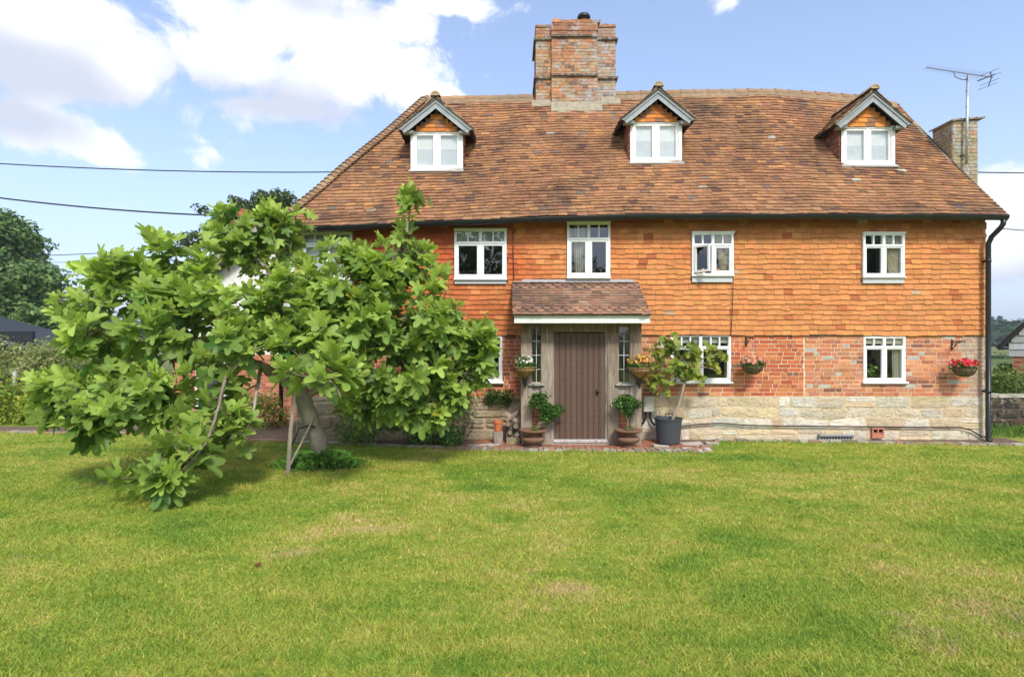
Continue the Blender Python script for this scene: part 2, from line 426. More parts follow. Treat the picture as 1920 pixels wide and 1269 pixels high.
def thing(name, label, cat, loc=(0, 0, 0), group=None):
    o = bpy.data.objects.new(name, None); COL.objects.link(o); o.location = loc
    o.empty_display_size = 0.2
    return tag(o, label, cat, group)
def sub(name, parent, label=None):
    o = bpy.data.objects.new(name, None); COL.objects.link(o); o.parent = parent; o.empty_display_size = 0.1
    if label: o['label'] = label
    return o
def tag(o, label=None, cat=None, group=None, kind=None):
    if label: o['label'] = label
    if cat: o['category'] = cat
    if group: o['group'] = group
    if kind: o['kind'] = kind
    return o
def struct(o): o['kind'] = 'structure'; return o
def W(px, py, Y): return Vector(((px - 960) / F * Y, Y, CZ + (HZ - py) / F * Y))
def X(px, Y): return (px - 960) / F * Y
def Z(py, Y): return CZ + (HZ - py) / F * Y
def interp(x, xs, ys): return float(np.interp(x, xs, ys))

# ------------------------------------------------------------------ generic tiling of a surface P(u, t)
def intervals(a, b, holes, t0, t1):
    segs = [(a, b)]
    for (h0, h1, g0, g1) in holes:
        ov = min(t1, g1) - max(t0, g0)
        if ov < 0.35 * (t1 - t0): continue
        ns = []
        for (p, q) in segs:
            if h1 <= p or h0 >= q: ns.append((p, q)); continue
            if h0 > p: ns.append((p, h0))
            if h1 < q: ns.append((h1, q))
        segs = ns
    return segs

def tile_surface(mb, P, N, rows, u0, u1, width, colf, thick=0.014, over=1.35, jit=1.0, holes=(), skip=None, scallop=lambda r: False, drift=0.0, tmax=1.0, kick=0.02):
    dt = tmax / rows
    for r in range(rows):
        t = r * dt; tb = t
        a, b = u0(t + dt * 0.5), u1(t + dt * 0.5)
        off = (0.5 if r % 2 else 0.0) * width + rnd(-0.15, 0.15) * width * jit
        wv = rnd(0, 10)
        for (sa, sb) in intervals(a, b, holes, t, t + dt):
            u = a - off - width
            ph = 0
            while u < sb:
                wd_ = width * (1 + rnd(-0.06, 0.06) * jit)
                p, q = max(u, sa), min(u + wd_, sb)
                u += wd_
                if q - p < 0.02: continue
                um = (p + q) / 2
                if skip and skip(um, t + dt / 2): continue
                g = 0.0018
                wav = (noise.noise(Vector((um * 0.9, r * 0.35, wv * 0.1))) * 0.35) * dt * drift
                jb = rnd(-0.10, 0.10) * dt * jit + wav; tilt = rnd(-0.07, 0.07) * dt * jit
                lift = thick + kick * 0.3 + rnd(0, 0.006) * jit
                if random.random() < 0.02 * jit: jb -= 0.25 * dt; tilt += rnd(-.25, .25) * dt
                tA, tB = tb + jb - tilt, tb + jb + tilt
                tt = min(tb + over * dt, tmax + 0.3 * dt)
                n = N(um, t)
                col = colf(um, t, r)
                lj = rnd(-0.003, 0.003) * jit
                if scallop(r):
                    K = 6; bots = []
                    for k in range(K + 1):
                        s_ = k / K; uu = p + g + (q - p - 2 * g) * s_
                        arc = (abs(s_ - 0.5) * 2) ** 2.2 * 0.75 * dt
                        bots.append((uu, tA + (tB - tA) * s_ + arc - 0.3 * dt))
                    top = [P(uu, tq) + n * (lift) for (uu, tq) in bots]
                    low = [P(uu, tq) + n * (lift - thick) for (uu, tq) in bots]
                    up = [P(q - g, tt) + n * 0.003, P(p + g, tt) + n * 0.003]
                    vs = top + up + low; m = K + 1
                    fs = [tuple(range(m + 2))] + [(k + 1, k, m + 2 + k, m + 2 + k + 1) for k in range(K)]
                    mb.add(vs, fs, col); continue
                v0 = P(p + g, tA) + n * (lift + lj); v1 = P(q - g, tB) + n * (lift - lj)
                v2 = P(q - g, tt) + n * 0.003; v3 = P(p + g, tt) + n * 0.003
                w0 = v0 - n * thick; w1 = v1 - n * thick; w2 = v2 - n * 0.002; w3 = v3 - n * 0.002
                mb.add((v0, v1, v2, v3, w0, w1, w2, w3), ((0, 1, 2, 3), (1, 0, 4, 5), (0, 3, 7, 4), (2, 1, 5, 6)), col)

def bricks(mb, P, N, u0, u1, v0, v1, colf, holes=(), course=0.0735, L=0.225, depth=0.007, edge=None):
    rows = max(1, round((v1 - v0) / course)); ch = (v1 - v0) / rows
    for r in range(rows):
        z0 = v0 + r * ch; z1 = z0 + ch
        for (sa, sb) in intervals(u0, u1, holes, z0, z1):
            u = u0 - (0.0 if r % 2 else L * 0.75) + rnd(-.02, .02)
            k = r
            while u < sb:
                head = (k % 2 == 0) if random.random() < 0.7 else random.random() < 0.3
                bl = (L * 0.5 if head else L) * (1 + rnd(-.05, .05)); k += 1
                p, q = max(u, sa), min(u + bl, sb); u += bl
                if q - p < 0.03: continue
                g = 0.0066; um = (p + q) / 2
                jj = lambda: rnd(-0.0022, 0.0022)
                n = N(um, z0); d = depth + rnd(-0.003, 0.003)
                c = colf(um, z0, r)
                A = [(p + g, z0 + g), (q - g, z0 + g), (q - g, z1 - g), (p + g, z1 - g)]
                A = [(a + jj(), b + jj()) for a, b in A]
                vs = [P(a, b) + n * d for a, b in A] + [P(a, b) - n * 0.004 for a, b in A]
                mb.add(vs, ((0,1,2,3),(1,0,4,5),(2,1,5,6),(3,2,6,7),(0,3,7,4)), c)

def stones(mb, P, N, u0, u1, v0, v1, colf, hmin=0.13, hmax=0.27, wmin=0.18, wmax=0.6, depth=0.03, holes=()):
    z = v0
    while z < v1 - 0.02:
        h = min(rnd(hmin, hmax), v1 - z)
        if v1 - z - h < hmin * 0.6: h = v1 - z
        u = u0
        while u < u1 - 0.02:
            wd_ = min(rnd(wmin, wmax), u1 - u)
            if u1 - u - wd_ < wmin * 0.6: wd_ = u1 - u
            subs = [(z, z + h)]
            if h > 0.2 and random.random() < 0.22: zz = z + h * rnd(.4, .6); subs = [(z, zz), (zz, z + h)]
            for (a0, a1) in subs:
                g = rnd(0.006, 0.016); cx, cz = u + wd_ / 2, (a0 + a1) / 2; hw, hh = wd_ / 2 - g, (a1 - a0) / 2 - g
                K = 14; ring = []
                for k in range(K):
                    a = 2 * math.pi * k / K + rnd(-.08, .08)
                    ca, sa_ = math.cos(a), math.sin(a); e = 0.33
                    x = math.copysign(abs(ca) ** e, ca) * hw * (1 + rnd(-.06, .03)); y = math.copysign(abs(sa_) ** e, sa_) * hh * (1 + rnd(-.08, .04))
                    ring.append((x, y))
                n = N(cx, cz); dd = depth * rnd(.4, 1.1); c = colf(cx, cz)
                V0 = [P(cx + x, cz + y) - n * 0.01 for x, y in ring]
                V1 = [P(cx + x * .99, cz + y * .98) + n * dd * .6 for x, y in ring]
                V2 = [P(cx + x * .86, cz + y * .8) + n * (dd + rnd(-.006, .006)) for x, y in ring]
                vs = V0 + V1 + V2 + [P(cx, cz) + n * (dd + rnd(-.006, .01))]
                fs = []
                for k in range(K):
                    k2 = (k + 1) % K
                    fs += [(k, k2, K + k2, K + k), (K + k, K + k2, 2*K + k2, 2*K + k), (2*K + k, 2*K + k2, 3*K)]
                mb.add(vs, fs, c)
            u += wd_
        z += h

def holed_wall(mb, xs, zs, holes, Yf, Yb, col):
    """front/back faces on a grid with openings and their reveals"""
    xs = sorted(set(xs + [h[0] for h in holes] + [h[1] for h in holes])); zs = sorted(set(zs + [h[2] for h in holes] + [h[3] for h in holes]))
    xs = [x for x in xs]; 
    def hole(x, z): return any(h[0] < x < h[1] and h[2] < z < h[3] for h in holes)
    for i in range(len(xs) - 1):
        for k in range(len(zs) - 1):
            if hole((xs[i]+xs[i+1])/2, (zs[k]+zs[k+1])/2): continue
            a, b, c, d = xs[i], xs[i+1], zs[k], zs[k+1]
            mb.quad((a,Yf,c),(b,Yf,c),(b,Yf,d),(a,Yf,d),col); mb.quad((b,Yb,c),(a,Yb,c),(a,Yb,d),(b,Yb,d),col)
    for (a, b, c, d) in holes:
        mb.quad((a,Yf,c),(a,Yb,c),(a,Yb,d),(a,Yf,d),col); mb.quad((b,Yb,c),(b,Yf,c),(b,Yf,d),(b,Yb,d),col)
        mb.quad((a,Yf,c),(b,Yf,c),(b,Yb,c),(a,Yb,c),col); mb.quad((a,Yb,d),(b,Yb,d),(b,Yf,d),(a,Yf,d),col)

# ------------------------------------------------------------------ leaf clouds (numpy)
def leaf_cloud(cen, radii, n, size, cols, shell=0.5, up=0.3, aspect=0.55, zmin=None, lump=0.35, seed=0):
    """returns V,F,C of n diamond-shaped leaves in a lumpy ellipsoid"""
    rg = np.random.default_rng(seed + int(abs(cen[0] * 1000) + abs(cen[2] * 777)) % 100000)
    d = rg.normal(size=(n, 3)); d /= np.linalg.norm(d, axis=1)[:, None]
    # lumps: sub-clump directions push the radius in and out
    K = rg.normal(size=(26, 3)); K /= np.linalg.norm(K, axis=1)[:, None]
    amp = rg.uniform(-1, 1, 26)
    bump = np.max(np.where((d @ K.T) > 0, (d @ K.T) ** 10 * amp[None, :] , 0), axis=1) + np.min(np.where((d @ K.T) > 0, (d @ K.T) ** 10 * amp[None, :], 0), axis=1)
    rr = (shell + (1 - shell) * rg.random(n) ** 0.6) * (1 + lump * bump)
    p = d * rr[:, None] * np.array(radii) + np.array(cen)
    nrm = d * 0.7 + rg.normal(size=(n, 3)) * 0.7 + np.array([0, 0, up * 2]); nrm /= np.linalg.norm(nrm, axis=1)[:, None]
    t = np.cross(nrm, rg.normal(size=(n, 3))); t /= np.linalg.norm(t, axis=1)[:, None]
    b = np.cross(nrm, t)
    s = size * rg.uniform(0.6, 1.35, n)[:, None]
    V = np.stack([p - t * s, p - b * s * aspect, p + t * s, p + b * s * aspect], 1)
    C = np.array(cols)[rg.integers(0, len(cols), n)] * rg.uniform(0.7, 1.25, n)[:, None]
    if zmin is not None:
        keep = V[:, :, 2].min(axis=1) > zmin; V = V[keep]; C = C[keep]
    return V, C
def merge_leaves(name, parts, m, parent=None):
    V = np.concatenate([a for a, _ in parts]); C = np.concatenate([b for _, b in parts])
    return np_mesh(name, V.reshape(-1, 3), np.arange(len(V) * 4).reshape(-1, 4), C, m, parent)

# ================================================================== GROUND
YW = 10.6                     # face of the brick wall
EDGE = [(-60, 812), (0, 812), (380, 816), (430, 826), (640, 834), (930, 846), (1323, 849), (1328, 838), (1350, 827), (1600, 831), (1920, 837), (2100, 838)]
EX = [X(px, F * CZ / (py - HZ)) for px, py in EDGE]; EY = [F * CZ / (py - HZ) for px, py in EDGE]
def edgeY(x): return np.interp(x, EX, EY)

mb = MB()
def hill_z(x, y):
    d = math.hypot(x, y)
    if d < 160: return 0.0
    k = min(1, (d - 160) / 480); k = k * k * (3 - 2 * k)
    return k * (11 + 5 * noise.noise(Vector((x * .0022, y * .0022, 1))) + 2 * noise.noise(Vector((x * .01, y * .01, 5))))
rs = [0.0, 8, 16, 30, 50, 90, 160, 220, 280, 340, 400, 460, 520, 580, 650, 800, 1000, 1300, 1600]
NA = 96
vs = [(0, 0, 0)] + [(r * math.cos(2*math.pi*k/NA), r * math.sin(2*math.pi*k/NA), hill_z(r * math.cos(2*math.pi*k/NA), r * math.sin(2*math.pi*k/NA))) for r in rs[1:] for k in range(NA)]
fs = [(0, 1 + k, 1 + (k + 1) % NA) for k in range(NA)]
for i in range(len(rs) - 2):
    for k in range(NA):
        a = 1 + i * NA + k; b = 1 + i * NA + (k + 1) % NA
        fs.append((a, a + NA, b + NA, b))
mb.add(vs, fs, (1, 1, 1))
struct(mb.build('lawn', 'lawn', smooth=True))

# flower bed soil and paving between the lawn edge and the house
mb = MB()
xs_ = np.linspace(EX[0] + 0.0, 9.3, 60)
for a, b in zip(xs_[:-1], xs_[1:]):
    mb.quad((a, edgeY(a) + .05, .008), (b, edgeY(b) + .05, .008), (b, (12.2 if b < -8.2 else 13.4) if b < -4 else 10.75, .03), (a, (12.2 if a < -8.2 else 13.4) if a < -4 else 10.75, .03))
struct(mb.build('flower_bed', 'soil'))

# edging of cobbles, bricks and stones along the bed
mb = MB()
x = EX[0]
while x < 11.5:
    L_ = rnd(0.07, 0.12) if -3 < x < 3.2 else rnd(0.1, 0.28)
    y = float(edgeY(x + L_ / 2)); hgt = rnd(0.03, 0.05)
    cols = [(0.33, 0.29, 0.23), (0.40, 0.36, 0.30), (0.25, 0.20, 0.16), (0.36, 0.22, 0.16)]
    if x < -4.2: cols = [(0.42, 0.17, 0.10), (0.36, 0.20, 0.14), (0.34, 0.30, 0.25)]
    mb.box(x + .006, x + L_ - .006, y - rnd(0, .015), y + rnd(.10, .13), -0.02, hgt, vary(random.choice(cols)), j=0.006)
    if -1.2 < x < 3.2: mb.box(x + .004, x + L_ - .01, y + .135, y + .23, -0.02, hgt + .01, vary(random.choice([(0.36, 0.15, 0.09), (0.30, 0.20, 0.14)])), j=0.005)
    x += L_
for (px, py, w_, d_) in ((1240, 843, .3, .12), (1300, 838, .35, .2), (1316, 846, .3, .15), (1292, 846, .2, .15)):
    p = W(px, py, F * CZ / (py - HZ)); mb.box(p.x - w_/2, p.x + w_/2, p.y - .02, p.y + d_, -.02, rnd(.05, .07), vary((.50, .46, .38)), j=0.02)
struct(mb.build('edging', 'pave'))

# red paving at the doorstep
mb = MB()
yy = 9.75
while yy < 10.5:
    xx = -0.6 + rnd(-.1, 0)
    while xx < 3.0:
        mb.box(xx, xx + .205, yy, yy + .095, 0.0, rnd(.034, .042), vary((.33, .13, .075), .2))
        xx += .215
    yy += .105
struct(mb.build('paving', 'pave'))

# ------------------------------------------------------------------ grass blades
def grass(name, n, Dmin, Dmax):
    u = RNG.random(n); y = Dmin * (Dmax / Dmin) ** u
    x = (RNG.random(n) * 2 - 1) * (y * 0.97 + 2.6)
    keep = y < edgeY(x) - 0.005 + RNG.random(n) * 0.05
    x, y = x[keep], y[keep]; n = len(x)
    h = RNG.uniform(0.012, 0.030, n) * (0.8 + 0.5 * np.sin(x * 2.1 + np.sin(y * 1.7) * 2) ** 2)
    near_edge = (edgeY(x) - y) < 0.12
    h = np.where(near_edge, h * RNG.uniform(1.0, 2.6, n), h)
    wd_ = 0.0016 + 0.00055 * y
    a = RNG.random(n) * 2 * np.pi; la = RNG.random(n) * 2 * np.pi; le = RNG.uniform(0.4, 1.9, n) * h
    dx, dy = np.cos(a) * wd_, np.sin(a) * wd_
    V = np.zeros((n, 3, 3))
    V[:, 0] = np.stack([x - dx, y - dy, np.zeros(n)], 1); V[:, 1] = np.stack([x + dx, y + dy, np.zeros(n)], 1)
    V[:, 2] = np.stack([x + np.cos(la) * le, y + np.sin(la) * le, h], 1)
    g = RNG.uniform(0.75, 1.35, n)
    C = np.stack([g * RNG.uniform(.85, 1.2, n), g, g * RNG.uniform(.7, 1.3, n)], 1)
    dry = RNG.random(n) < 0.05
    C[dry] = np.array([2.2, 1.45, 2.6])
    return tag(np_mesh(name, V.reshape(-1, 3), np.arange(n * 3).reshape(-1, 3), C, 'blade'), 'short mown green and yellowing grass covering the lawn', 'grass', kind='stuff')
grass('grass', 760000, 2.7, 11.6)

# ================================================================== THE COTTAGE
cot = thing('cottage', 'long old cottage with orange hung tiles over red brick and a brown clay tile roof', 'house', (2.4, YW, 0))
XL, XR = -4.02, 8.79
YB = 15.8
ze_x = [-4.3, -3.4, -0.5, 2.3, 6, 9.1]; ze_z = [3.90, 3.93, 4.06, 4.15, 4.15, 4.13]
zr_x = [-2.0, 0.55, 2.5, 4.2, 6.05, 7.9, 9.0]; zr_z = [7.45, 7.50, 7.566, 7.615, 7.63, 7.50, 7.30]
YE, YR = 10.3, 13.2
def ze(x): return interp(x, ze_x, ze_z)
def zr(x): return interp(x, zr_x, zr_z)
HIP = 2.32
def Proof(x, t):
    und = noise.noise(Vector((x * .45, t * 2.2, 3))) * 0.045 + noise.noise(Vector((x * 1.3, t * 5, 8))) * 0.016
    e = ze(x); return Vector((x, YE + t * (YR - YE), e + t * (zr(x) - e) - 0.10 * math.sin(math.pi * t) * 0.6 + und * (1 if t > 0.02 else .5)))
def Nconst(v):
    v = Vector(v).normalized(); return lambda u, t: v
Nroof = Nconst((0, -(7.5 - 4.1), (YR - YE)))

# dormers: (centre px, front-bottom py, width px, window height px, apex py)
DORM = []
for (pxc, pyb, wpx, hpx, pya, tilt) in ((819, 320, 98, 73, 190, 'a'), (1230, 305, 97, 76, 172, 'b'), (1627.5, 311, 101, 73, 177, 'c')):
    # find Y where the roof plane meets the ray of the sill
    Yd = 11.3
    for _ in range(12):
        x = X(pxc, Yd); Yd = Yd + 0.6 * ((Z(pyb, Yd) - Proof(x, (Yd - YE) / (YR - YE)).z) / 0.9)
    DORM.append(dict(x=X(pxc, Yd), Y=Yd, zb=Z(pyb, Yd), w=wpx / F * Yd, h=hpx / F * Yd, za=Z(pya, Yd - .12)))
def in_dormer(x, t):
    y = YE + t * (YR - YE)
    for d in DORM:
        if abs(x - d['x']) < d['w'] / 2 - 0.02 and d['Y'] + 0.03 < y < d['Y'] + 0.62: return True
    return False
CHX0, CHX1, CHY = X(1005, 12.95), X(1155, 12.95), 12.95
def roof_skip(x, t):
    y = YE + t * (YR - YE)
    if in_dormer(x, t): return True
    return CHX0 + .05 < x < CHX1 - .05 and y > CHY + 0.05

def roof_col(x, t, r):
    k = random.random()
    f = noise.noise(Vector((x * .7, t * 3.4, 2))) * .5 + .5 + rnd(-.25, .25)
    c = lerp((0.245, 0.120, 0.064), (0.385, 0.198, 0.095), min(1, max(0, f)))
    if k < 0.055: c = (0.17, 0.092, 0.063)
    elif k < 0.16: c = (0.42, 0.205, 0.085)
    elif k < 0.170: c = (0.20, 0.145, 0.115)
    elif k < 0.173: c = (0.50, 0.44, 0.36)
    return vary(c, .14, .05)
mb = MB()
tile_surface(mb, Proof, Nroof, 45, lambda t: -4.32 + HIP * t, lambda t: 8.98, 0.172, roof_col, thick=0.021, holes=(), skip=roof_skip, drift=1.2, over=1.5)
# hip end (left) and rear slope
def Phip(y, t):   # t up the slope, y along the eave
    z0 = ze(-4.3); z1 = zr(-2.0)
    return Vector((-4.32 + HIP * t, y, z0 + t * (z1 - z0)))
tile_surface(mb, Phip, Nconst((-3.5, 0, 2.32)), 36, lambda t: YE + t * 2.9, lambda t: 16.1 - t * 2.9, 0.172, roof_col, thick=0.016)
def Pback(x, t):
    e = ze(x); return Vector((x, 16.1 - t * 2.9, e + t * (zr(x) - e)))
tile_surface(mb, Pback, Nconst((0, 3.4, 2.9)), 30, lambda t: -4.32 + HIP * t, lambda t: 8.98, 0.26, roof_col, thick=0.016)
# boarding under the tiles
for i in range(108):
    for k in range(24):
        xa = -4.3 + i * 13.28 / 108; xb = xa + 13.28 / 108; ta = k / 24; tb = (k + 1) / 24
        if xb < -4.3 + HIP * ta + 0.05: continue
        if roof_skip((xa + xb) / 2, (ta + tb) / 2): continue
        xa2 = max(xa, -4.3 + HIP * ta); xa3 = max(xa, -4.3 + HIP * tb)
        mb.quad(Proof(xa2, ta) - Vector((0,0,.01)), Proof(xb, ta) - Vector((0,0,.01)), Proof(xb, tb) - Vector((0,0,.01)), Proof(xa3, tb) - Vector((0,0,.01)), (.06, .045, .035))
mb.quad(Phip(10.3, 0), Phip(13.2, 1), Phip(13.2, 1), Phip(16.1, 0), (.06, .045, .035))
for i in range(12):
    xa = -4.3 + i * 13.28 / 12; xb = xa + 13.28 / 12
    t1 = 1.0
    mb.quad(Pback(max(xa, -4.3), 0), Pback(max(xa, -2.0), 1) , Pback(max(xb, -2.0), 1), Pback(xb, 0), (.06, .045, .035))
roof = mb.build('roof', 'rooftile', cot)
# verge board under the right edge
mb = MB()
mb.beam(Proof(8.96, 0) + Vector((0, 0, -.08)), Proof(8.96, 1) + Vector((0, 0, -.08)), .03, .11, (.12, .10, .08)); 
mb.build('verge_board', 'oak', cot)

# ridge tiles
def arch_tile(mb, a, b, r, col, th=0.018, K=9, up=Vector((0, 0, 1)), spread=1.9, drop=.55, cap=True):
    a = Vector(a); b = Vector(b); d = (b - a).normalized(); s_ = d.cross(up).normalized(); q = s_.cross(d).normalized()
    ring = []
    for p, rr in ((a, r * 1.05), (b, r * 0.97)):
        for k in range(K):
            an = -spread / 2 + spread * k / (K - 1)
            ring.append(p + s_ * math.sin(an) * rr + q * (math.cos(an) * rr - r * drop))
        for k in range(K):
            an = -spread / 2 + spread * k / (K - 1)
            ring.append(p + s_ * math.sin(an) * (rr - th) + q * (math.cos(an) * (rr - th) - r * drop))
    fs = []
    for k in range(K - 1):
        fs += [(k, k + 1, 2*K + k + 1, 2*K + k), (K + k + 1, K + k, 3*K + k, 3*K + k + 1), (k + 1, k, K + k, K + k + 1), (2*K + k, 2*K + k + 1, 3*K + k + 1, 3*K + k)]
    mb.add(ring, fs, col)
    if cap: mb.add([ring[k] - q * .004 + d * .01 for k in range(K)], (tuple(range(K)),), (.40, .31, .19))
mb = MB()
x = -2.0; lefty = True
while x < 8.62:
    if lefty and x > CHX0 + .5: mb.build('ridge_tiles', 'ridge', cot); mb = MB(); lefty = False
    if not (CHX0 < x + .15 < CHX1):
        mb2 = vary(random.choice([(.30, .18, .10), (.34, .21, .12), (.29, .21, .13)]), .15)
        zr_ = zr(x) + .05; arch_tile(mb, (x, YR, zr_ + rnd(-.006, .006)), (x + .315, YR, zr(x + .315) + .045), .13, mb2, spread=3.0, drop=.85)
        for sg in (-1, 1): mb.quad((x, YR + sg * .122, zr_ - .09), (x + .31, YR + sg * .122, zr_ - .09), (x + .31, YR + sg * .16, zr_ - .225), (x, YR + sg * .16, zr_ - .225), vary((.30, .21, .13)))
    x += .31
mb.build('ridge_tiles', 'ridge', cot)
mb = MB()
for k in range(46):   # bonnet tiles climbing the hip
    t = k / 46; p = Proof(-4.32 + HIP * t, t); q_ = Proof(-4.32 + HIP * (t + .034), t + .034)
    p.x = -4.32 + HIP * t
    c = vary(random.choice([(.30, .18, .105), (.27, .16, .09), (.33, .22, .13)]), .15)
    arch_tile(mb, p + Vector((-.02, -.02, .045)), q_ + Vector((0, 0, .015)), .135, c, th=.02, up=Vector((-.35, -.35, 1)).normalized(), spread=2.3)
mb.build('hip_tiles', 'ridge', cot)

# gutter and downpipe
mb = MB()
K = 7; GX = np.linspace(-3.98, 8.9, 60); rg_ = .058
vs = []
for x in GX:
    z = ze(x) - 0.035 + noise.noise(Vector((x, 0, 0))) * .006
    for k in range(K): a = math.pi * k / (K - 1); vs.append((x, 10.235 - math.cos(a) * rg_, z - math.sin(a) * rg_ * 1.25))
fs = [(i*K+k, i*K+k+1, (i+1)*K+k+1, (i+1)*K+k) for i in range(len(GX) - 1) for k in range(K - 1)]
mb.add(vs, fs)
for i in (0, len(GX) - 1): mb.add(vs[i*K:(i+1)*K], (tuple(range(K)),))
mb.tube([(x, 10.235 - rg_, ze(x) - .033) for x in GX], .009, 6)
for x in np.arange(-3.5, 8.9, 1.85):   # joints
    z = ze(x) - .035
    mb.add([(x + dx, 10.235 - math.cos(math.pi*k/6) * (rg_ + .006), z - math.sin(math.pi*k/6) * (rg_ + .006) * 1.25) for dx in (0, .07) for k in range(7)], [(k, k+1, 8+k, 7+k) for k in range(6)])
mb.build('gutter', 'black', cot, smooth=True)
mb = MB()
px_ = X(1853, 10.45)
pth = [(8.84, 10.235, ze(8.8) - .09), (8.84, 10.24, ze(8.8) - .17), (8.82, 10.28, ze(8.8) - .24), (px_ + .02, 10.40, Z(450, 10.4) + .06), (px_, 10.45, Z(452, 10.4) - .05), (px_, 10.45, 2.0), (px_, 10.45, .06), (px_ - .01, 10.40, .03)]
mb.tube(pth, .042, 14)
for z in (3.3, 0.9): mb.tube([(px_, 10.45, z), (px_, 10.45, z + .06)], .047, 14); mb.box(px_ - .03, px_ + .03, 10.49, 10.56, z + .01, z + .05)
mb.build('downpipe', 'black', cot, smooth=True)
mb = MB()   # dark eaves soffit and stained plate
for i in range(40):
    a = XL + (XR - XL) * i / 40; b = XL + (XR - XL) * (i + 1) / 40
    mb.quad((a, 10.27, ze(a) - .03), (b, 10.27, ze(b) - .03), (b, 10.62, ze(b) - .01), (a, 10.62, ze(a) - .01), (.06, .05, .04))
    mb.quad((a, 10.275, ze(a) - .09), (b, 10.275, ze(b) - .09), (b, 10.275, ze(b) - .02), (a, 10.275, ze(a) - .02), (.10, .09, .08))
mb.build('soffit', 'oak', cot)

# ------------------------------------------------------------------ windows data (px box in the photograph at the wall plane)
YF = YW - 0.055     # face of the hung tiles
def box_px(x0, x1, y0, y1, Y): return (X(x0, Y), X(x1, Y), Z(y1, Y), Z(y0, Y))
WIN = [
  dict(b=box_px(566, 661, 436, 524, YF), n=4, t=.25, up=True, sill=.07, tone=(.70,.72,.62), fill='blind'),
  dict(b=box_px(852, 950, 430, 524, YF), n=4, t=.27, up=True, sill=.08, tone=(.74,.75,.66), fill='shade'),
  dict(b=box_px(1063, 1144, 417, 521, YF), n=4, t=.30, up=True, sill=.03, tone=(.74,.75,.68), fill='drape'),
  dict(b=box_px(1297, 1375, 436, 517, YF), n=4, t=.29, up=True, sill=.12, tone=(.76,.77,.72), fill='curtain', open=True),
  dict(b=box_px(1617, 1695, 437, 520, YF), n=4, t=.29, up=True, sill=.11, tone=(.76,.77,.74), fill='curtain2'),
  dict(b=box_px(852, 942, 629, 716, YW), n=4, t=.27, up=False, sill=.02, tone=(.78,.78,.76), fill='plain'),
  dict(b=box_px(1257, 1370, 627, 716, YW), n=6, t=.27, up=False, sill=.05, tone=(.78,.79,.78), fill='roller'),
  dict(b=box_px(1618, 1697, 630, 716, YW), n=4, t=.24, up=False, sill=.05, tone=(.80,.80,.80), fill='pair'),
]
ZT = Z(628, YF)       # bottom of the hung tiles
ZS = Z(743, YW)       # top of the stone plinth
ZTOP = 4.14
holes = [w_['b'] for w_ in WIN]
PX0, PX1 = X(977, 10.0), X(1202, 10.0)       # porch
door_hole = (X(1036, 10.05) + .0, X(1140, 10.05), 0.02, 2.0)
inset = lambda h, e: (h[0] + e, h[1] - e, h[2] + e, h[3] - e)
up_h = [inset(h, .012) for h, w_ in zip(holes, WIN) if w_['up']]; lo_h = [inset(h, .012) for h, w_ in zip(holes, WIN) if not w_['up']]

# backing walls
mb = MB(); holed_wall(mb, [XL, XR], [ZT - .01, ZTOP + .05], up_h, YW - .012, YW + .28, (.10, .05, .03)); 
def Pw(Y): return lambda u, v: Vector((u, Y, v))
NW = Nconst((0, -1, 0))
def wall_tile_col(x, t, r):
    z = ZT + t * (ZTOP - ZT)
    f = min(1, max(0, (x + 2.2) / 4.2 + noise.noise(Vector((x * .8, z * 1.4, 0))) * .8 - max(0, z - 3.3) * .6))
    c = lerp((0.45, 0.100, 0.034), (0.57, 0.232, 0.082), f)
    if z > 3.75: c = lerp(c, (.30, .09, .04), min(1, (z - 3.75) / .3) * .7)  # eaves shadow band painted into the topmost tiles, along with staining
    k = random.random()
    if k < .035: c = lerp(c, (.34, .085, .035), .7)
    elif k < .16: c = lerp(c, (.60, .27, .09), .6)
    elif k < .164: c = (.50, .34, .20)
    return vary(c, .13, .05)
hT = ZTOP - ZT
Pt = lambda u, t: Vector((u, YW - .014, ZT + t * hT + noise.noise(Vector((u * .5, t * 3, 4))) * .012))
ROWS = 23
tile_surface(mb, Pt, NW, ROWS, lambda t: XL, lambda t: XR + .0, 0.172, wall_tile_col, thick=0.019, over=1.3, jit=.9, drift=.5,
             holes=[(h[0] - .004, h[1] + .004, (h[2] - w_['sill'] - ZT) / hT, (h[3] + .01 - ZT) / hT) for h, w_ in zip(holes, WIN) if w_['up']],
             skip=lambda u, t: ZT + t * hT > ze(u) - .02)
mb.build('hung_tile_wall', 'walltile', cot)
mb = MB()   # dark strip standing in for the shadow under the lowest tiles
mb.box(XL, XR, YW - .035, YW - .013, ZT - .012, ZT + .01, (.06, .04, .03)); mb.build('drip_shadow_strip', 'oak', cot)

def brick_col(x, z, r):
    k = random.random()
    if 4.0 < x < X(1507, YW): c = random.choice([(.52, .15, .06), (.45, .115, .05), (.56, .19, .07)])
    elif x < 1: c = random.choice([(.48, .13, .06), (.40, .10, .05), (.52, .18, .08)])
    else:
        c = random.choice([(.54, .20, .09), (.47, .16, .08), (.58, .26, .12), (.50, .22, .13)])
        if k < .06: c = (.48, .42, .35)
    if k > .93: c = (.25, .11, .07)
    if x > 8.35 + rnd(-.15, .15): c = lerp(c, (.40, .34, .25), .7)
    return vary(c, .14, .06)
mb = MB(); holed_wall(mb, [XL, XR], [ZS, ZT - .01], lo_h + [(PX0 + .1, PX1 - .1, ZS, ZT - .01)], YW, YW + .28, (.74, .60, .44))
bricks(mb, Pw(YW), NW, XL, X(1507, YW), ZS + .004, ZT - .012, brick_col, holes=[(h[0] - .003, h[1] + .003, h[2] - .045, h[3]) for h in lo_h] + [(PX0 + .1, PX1 - .1, 0, 3)])
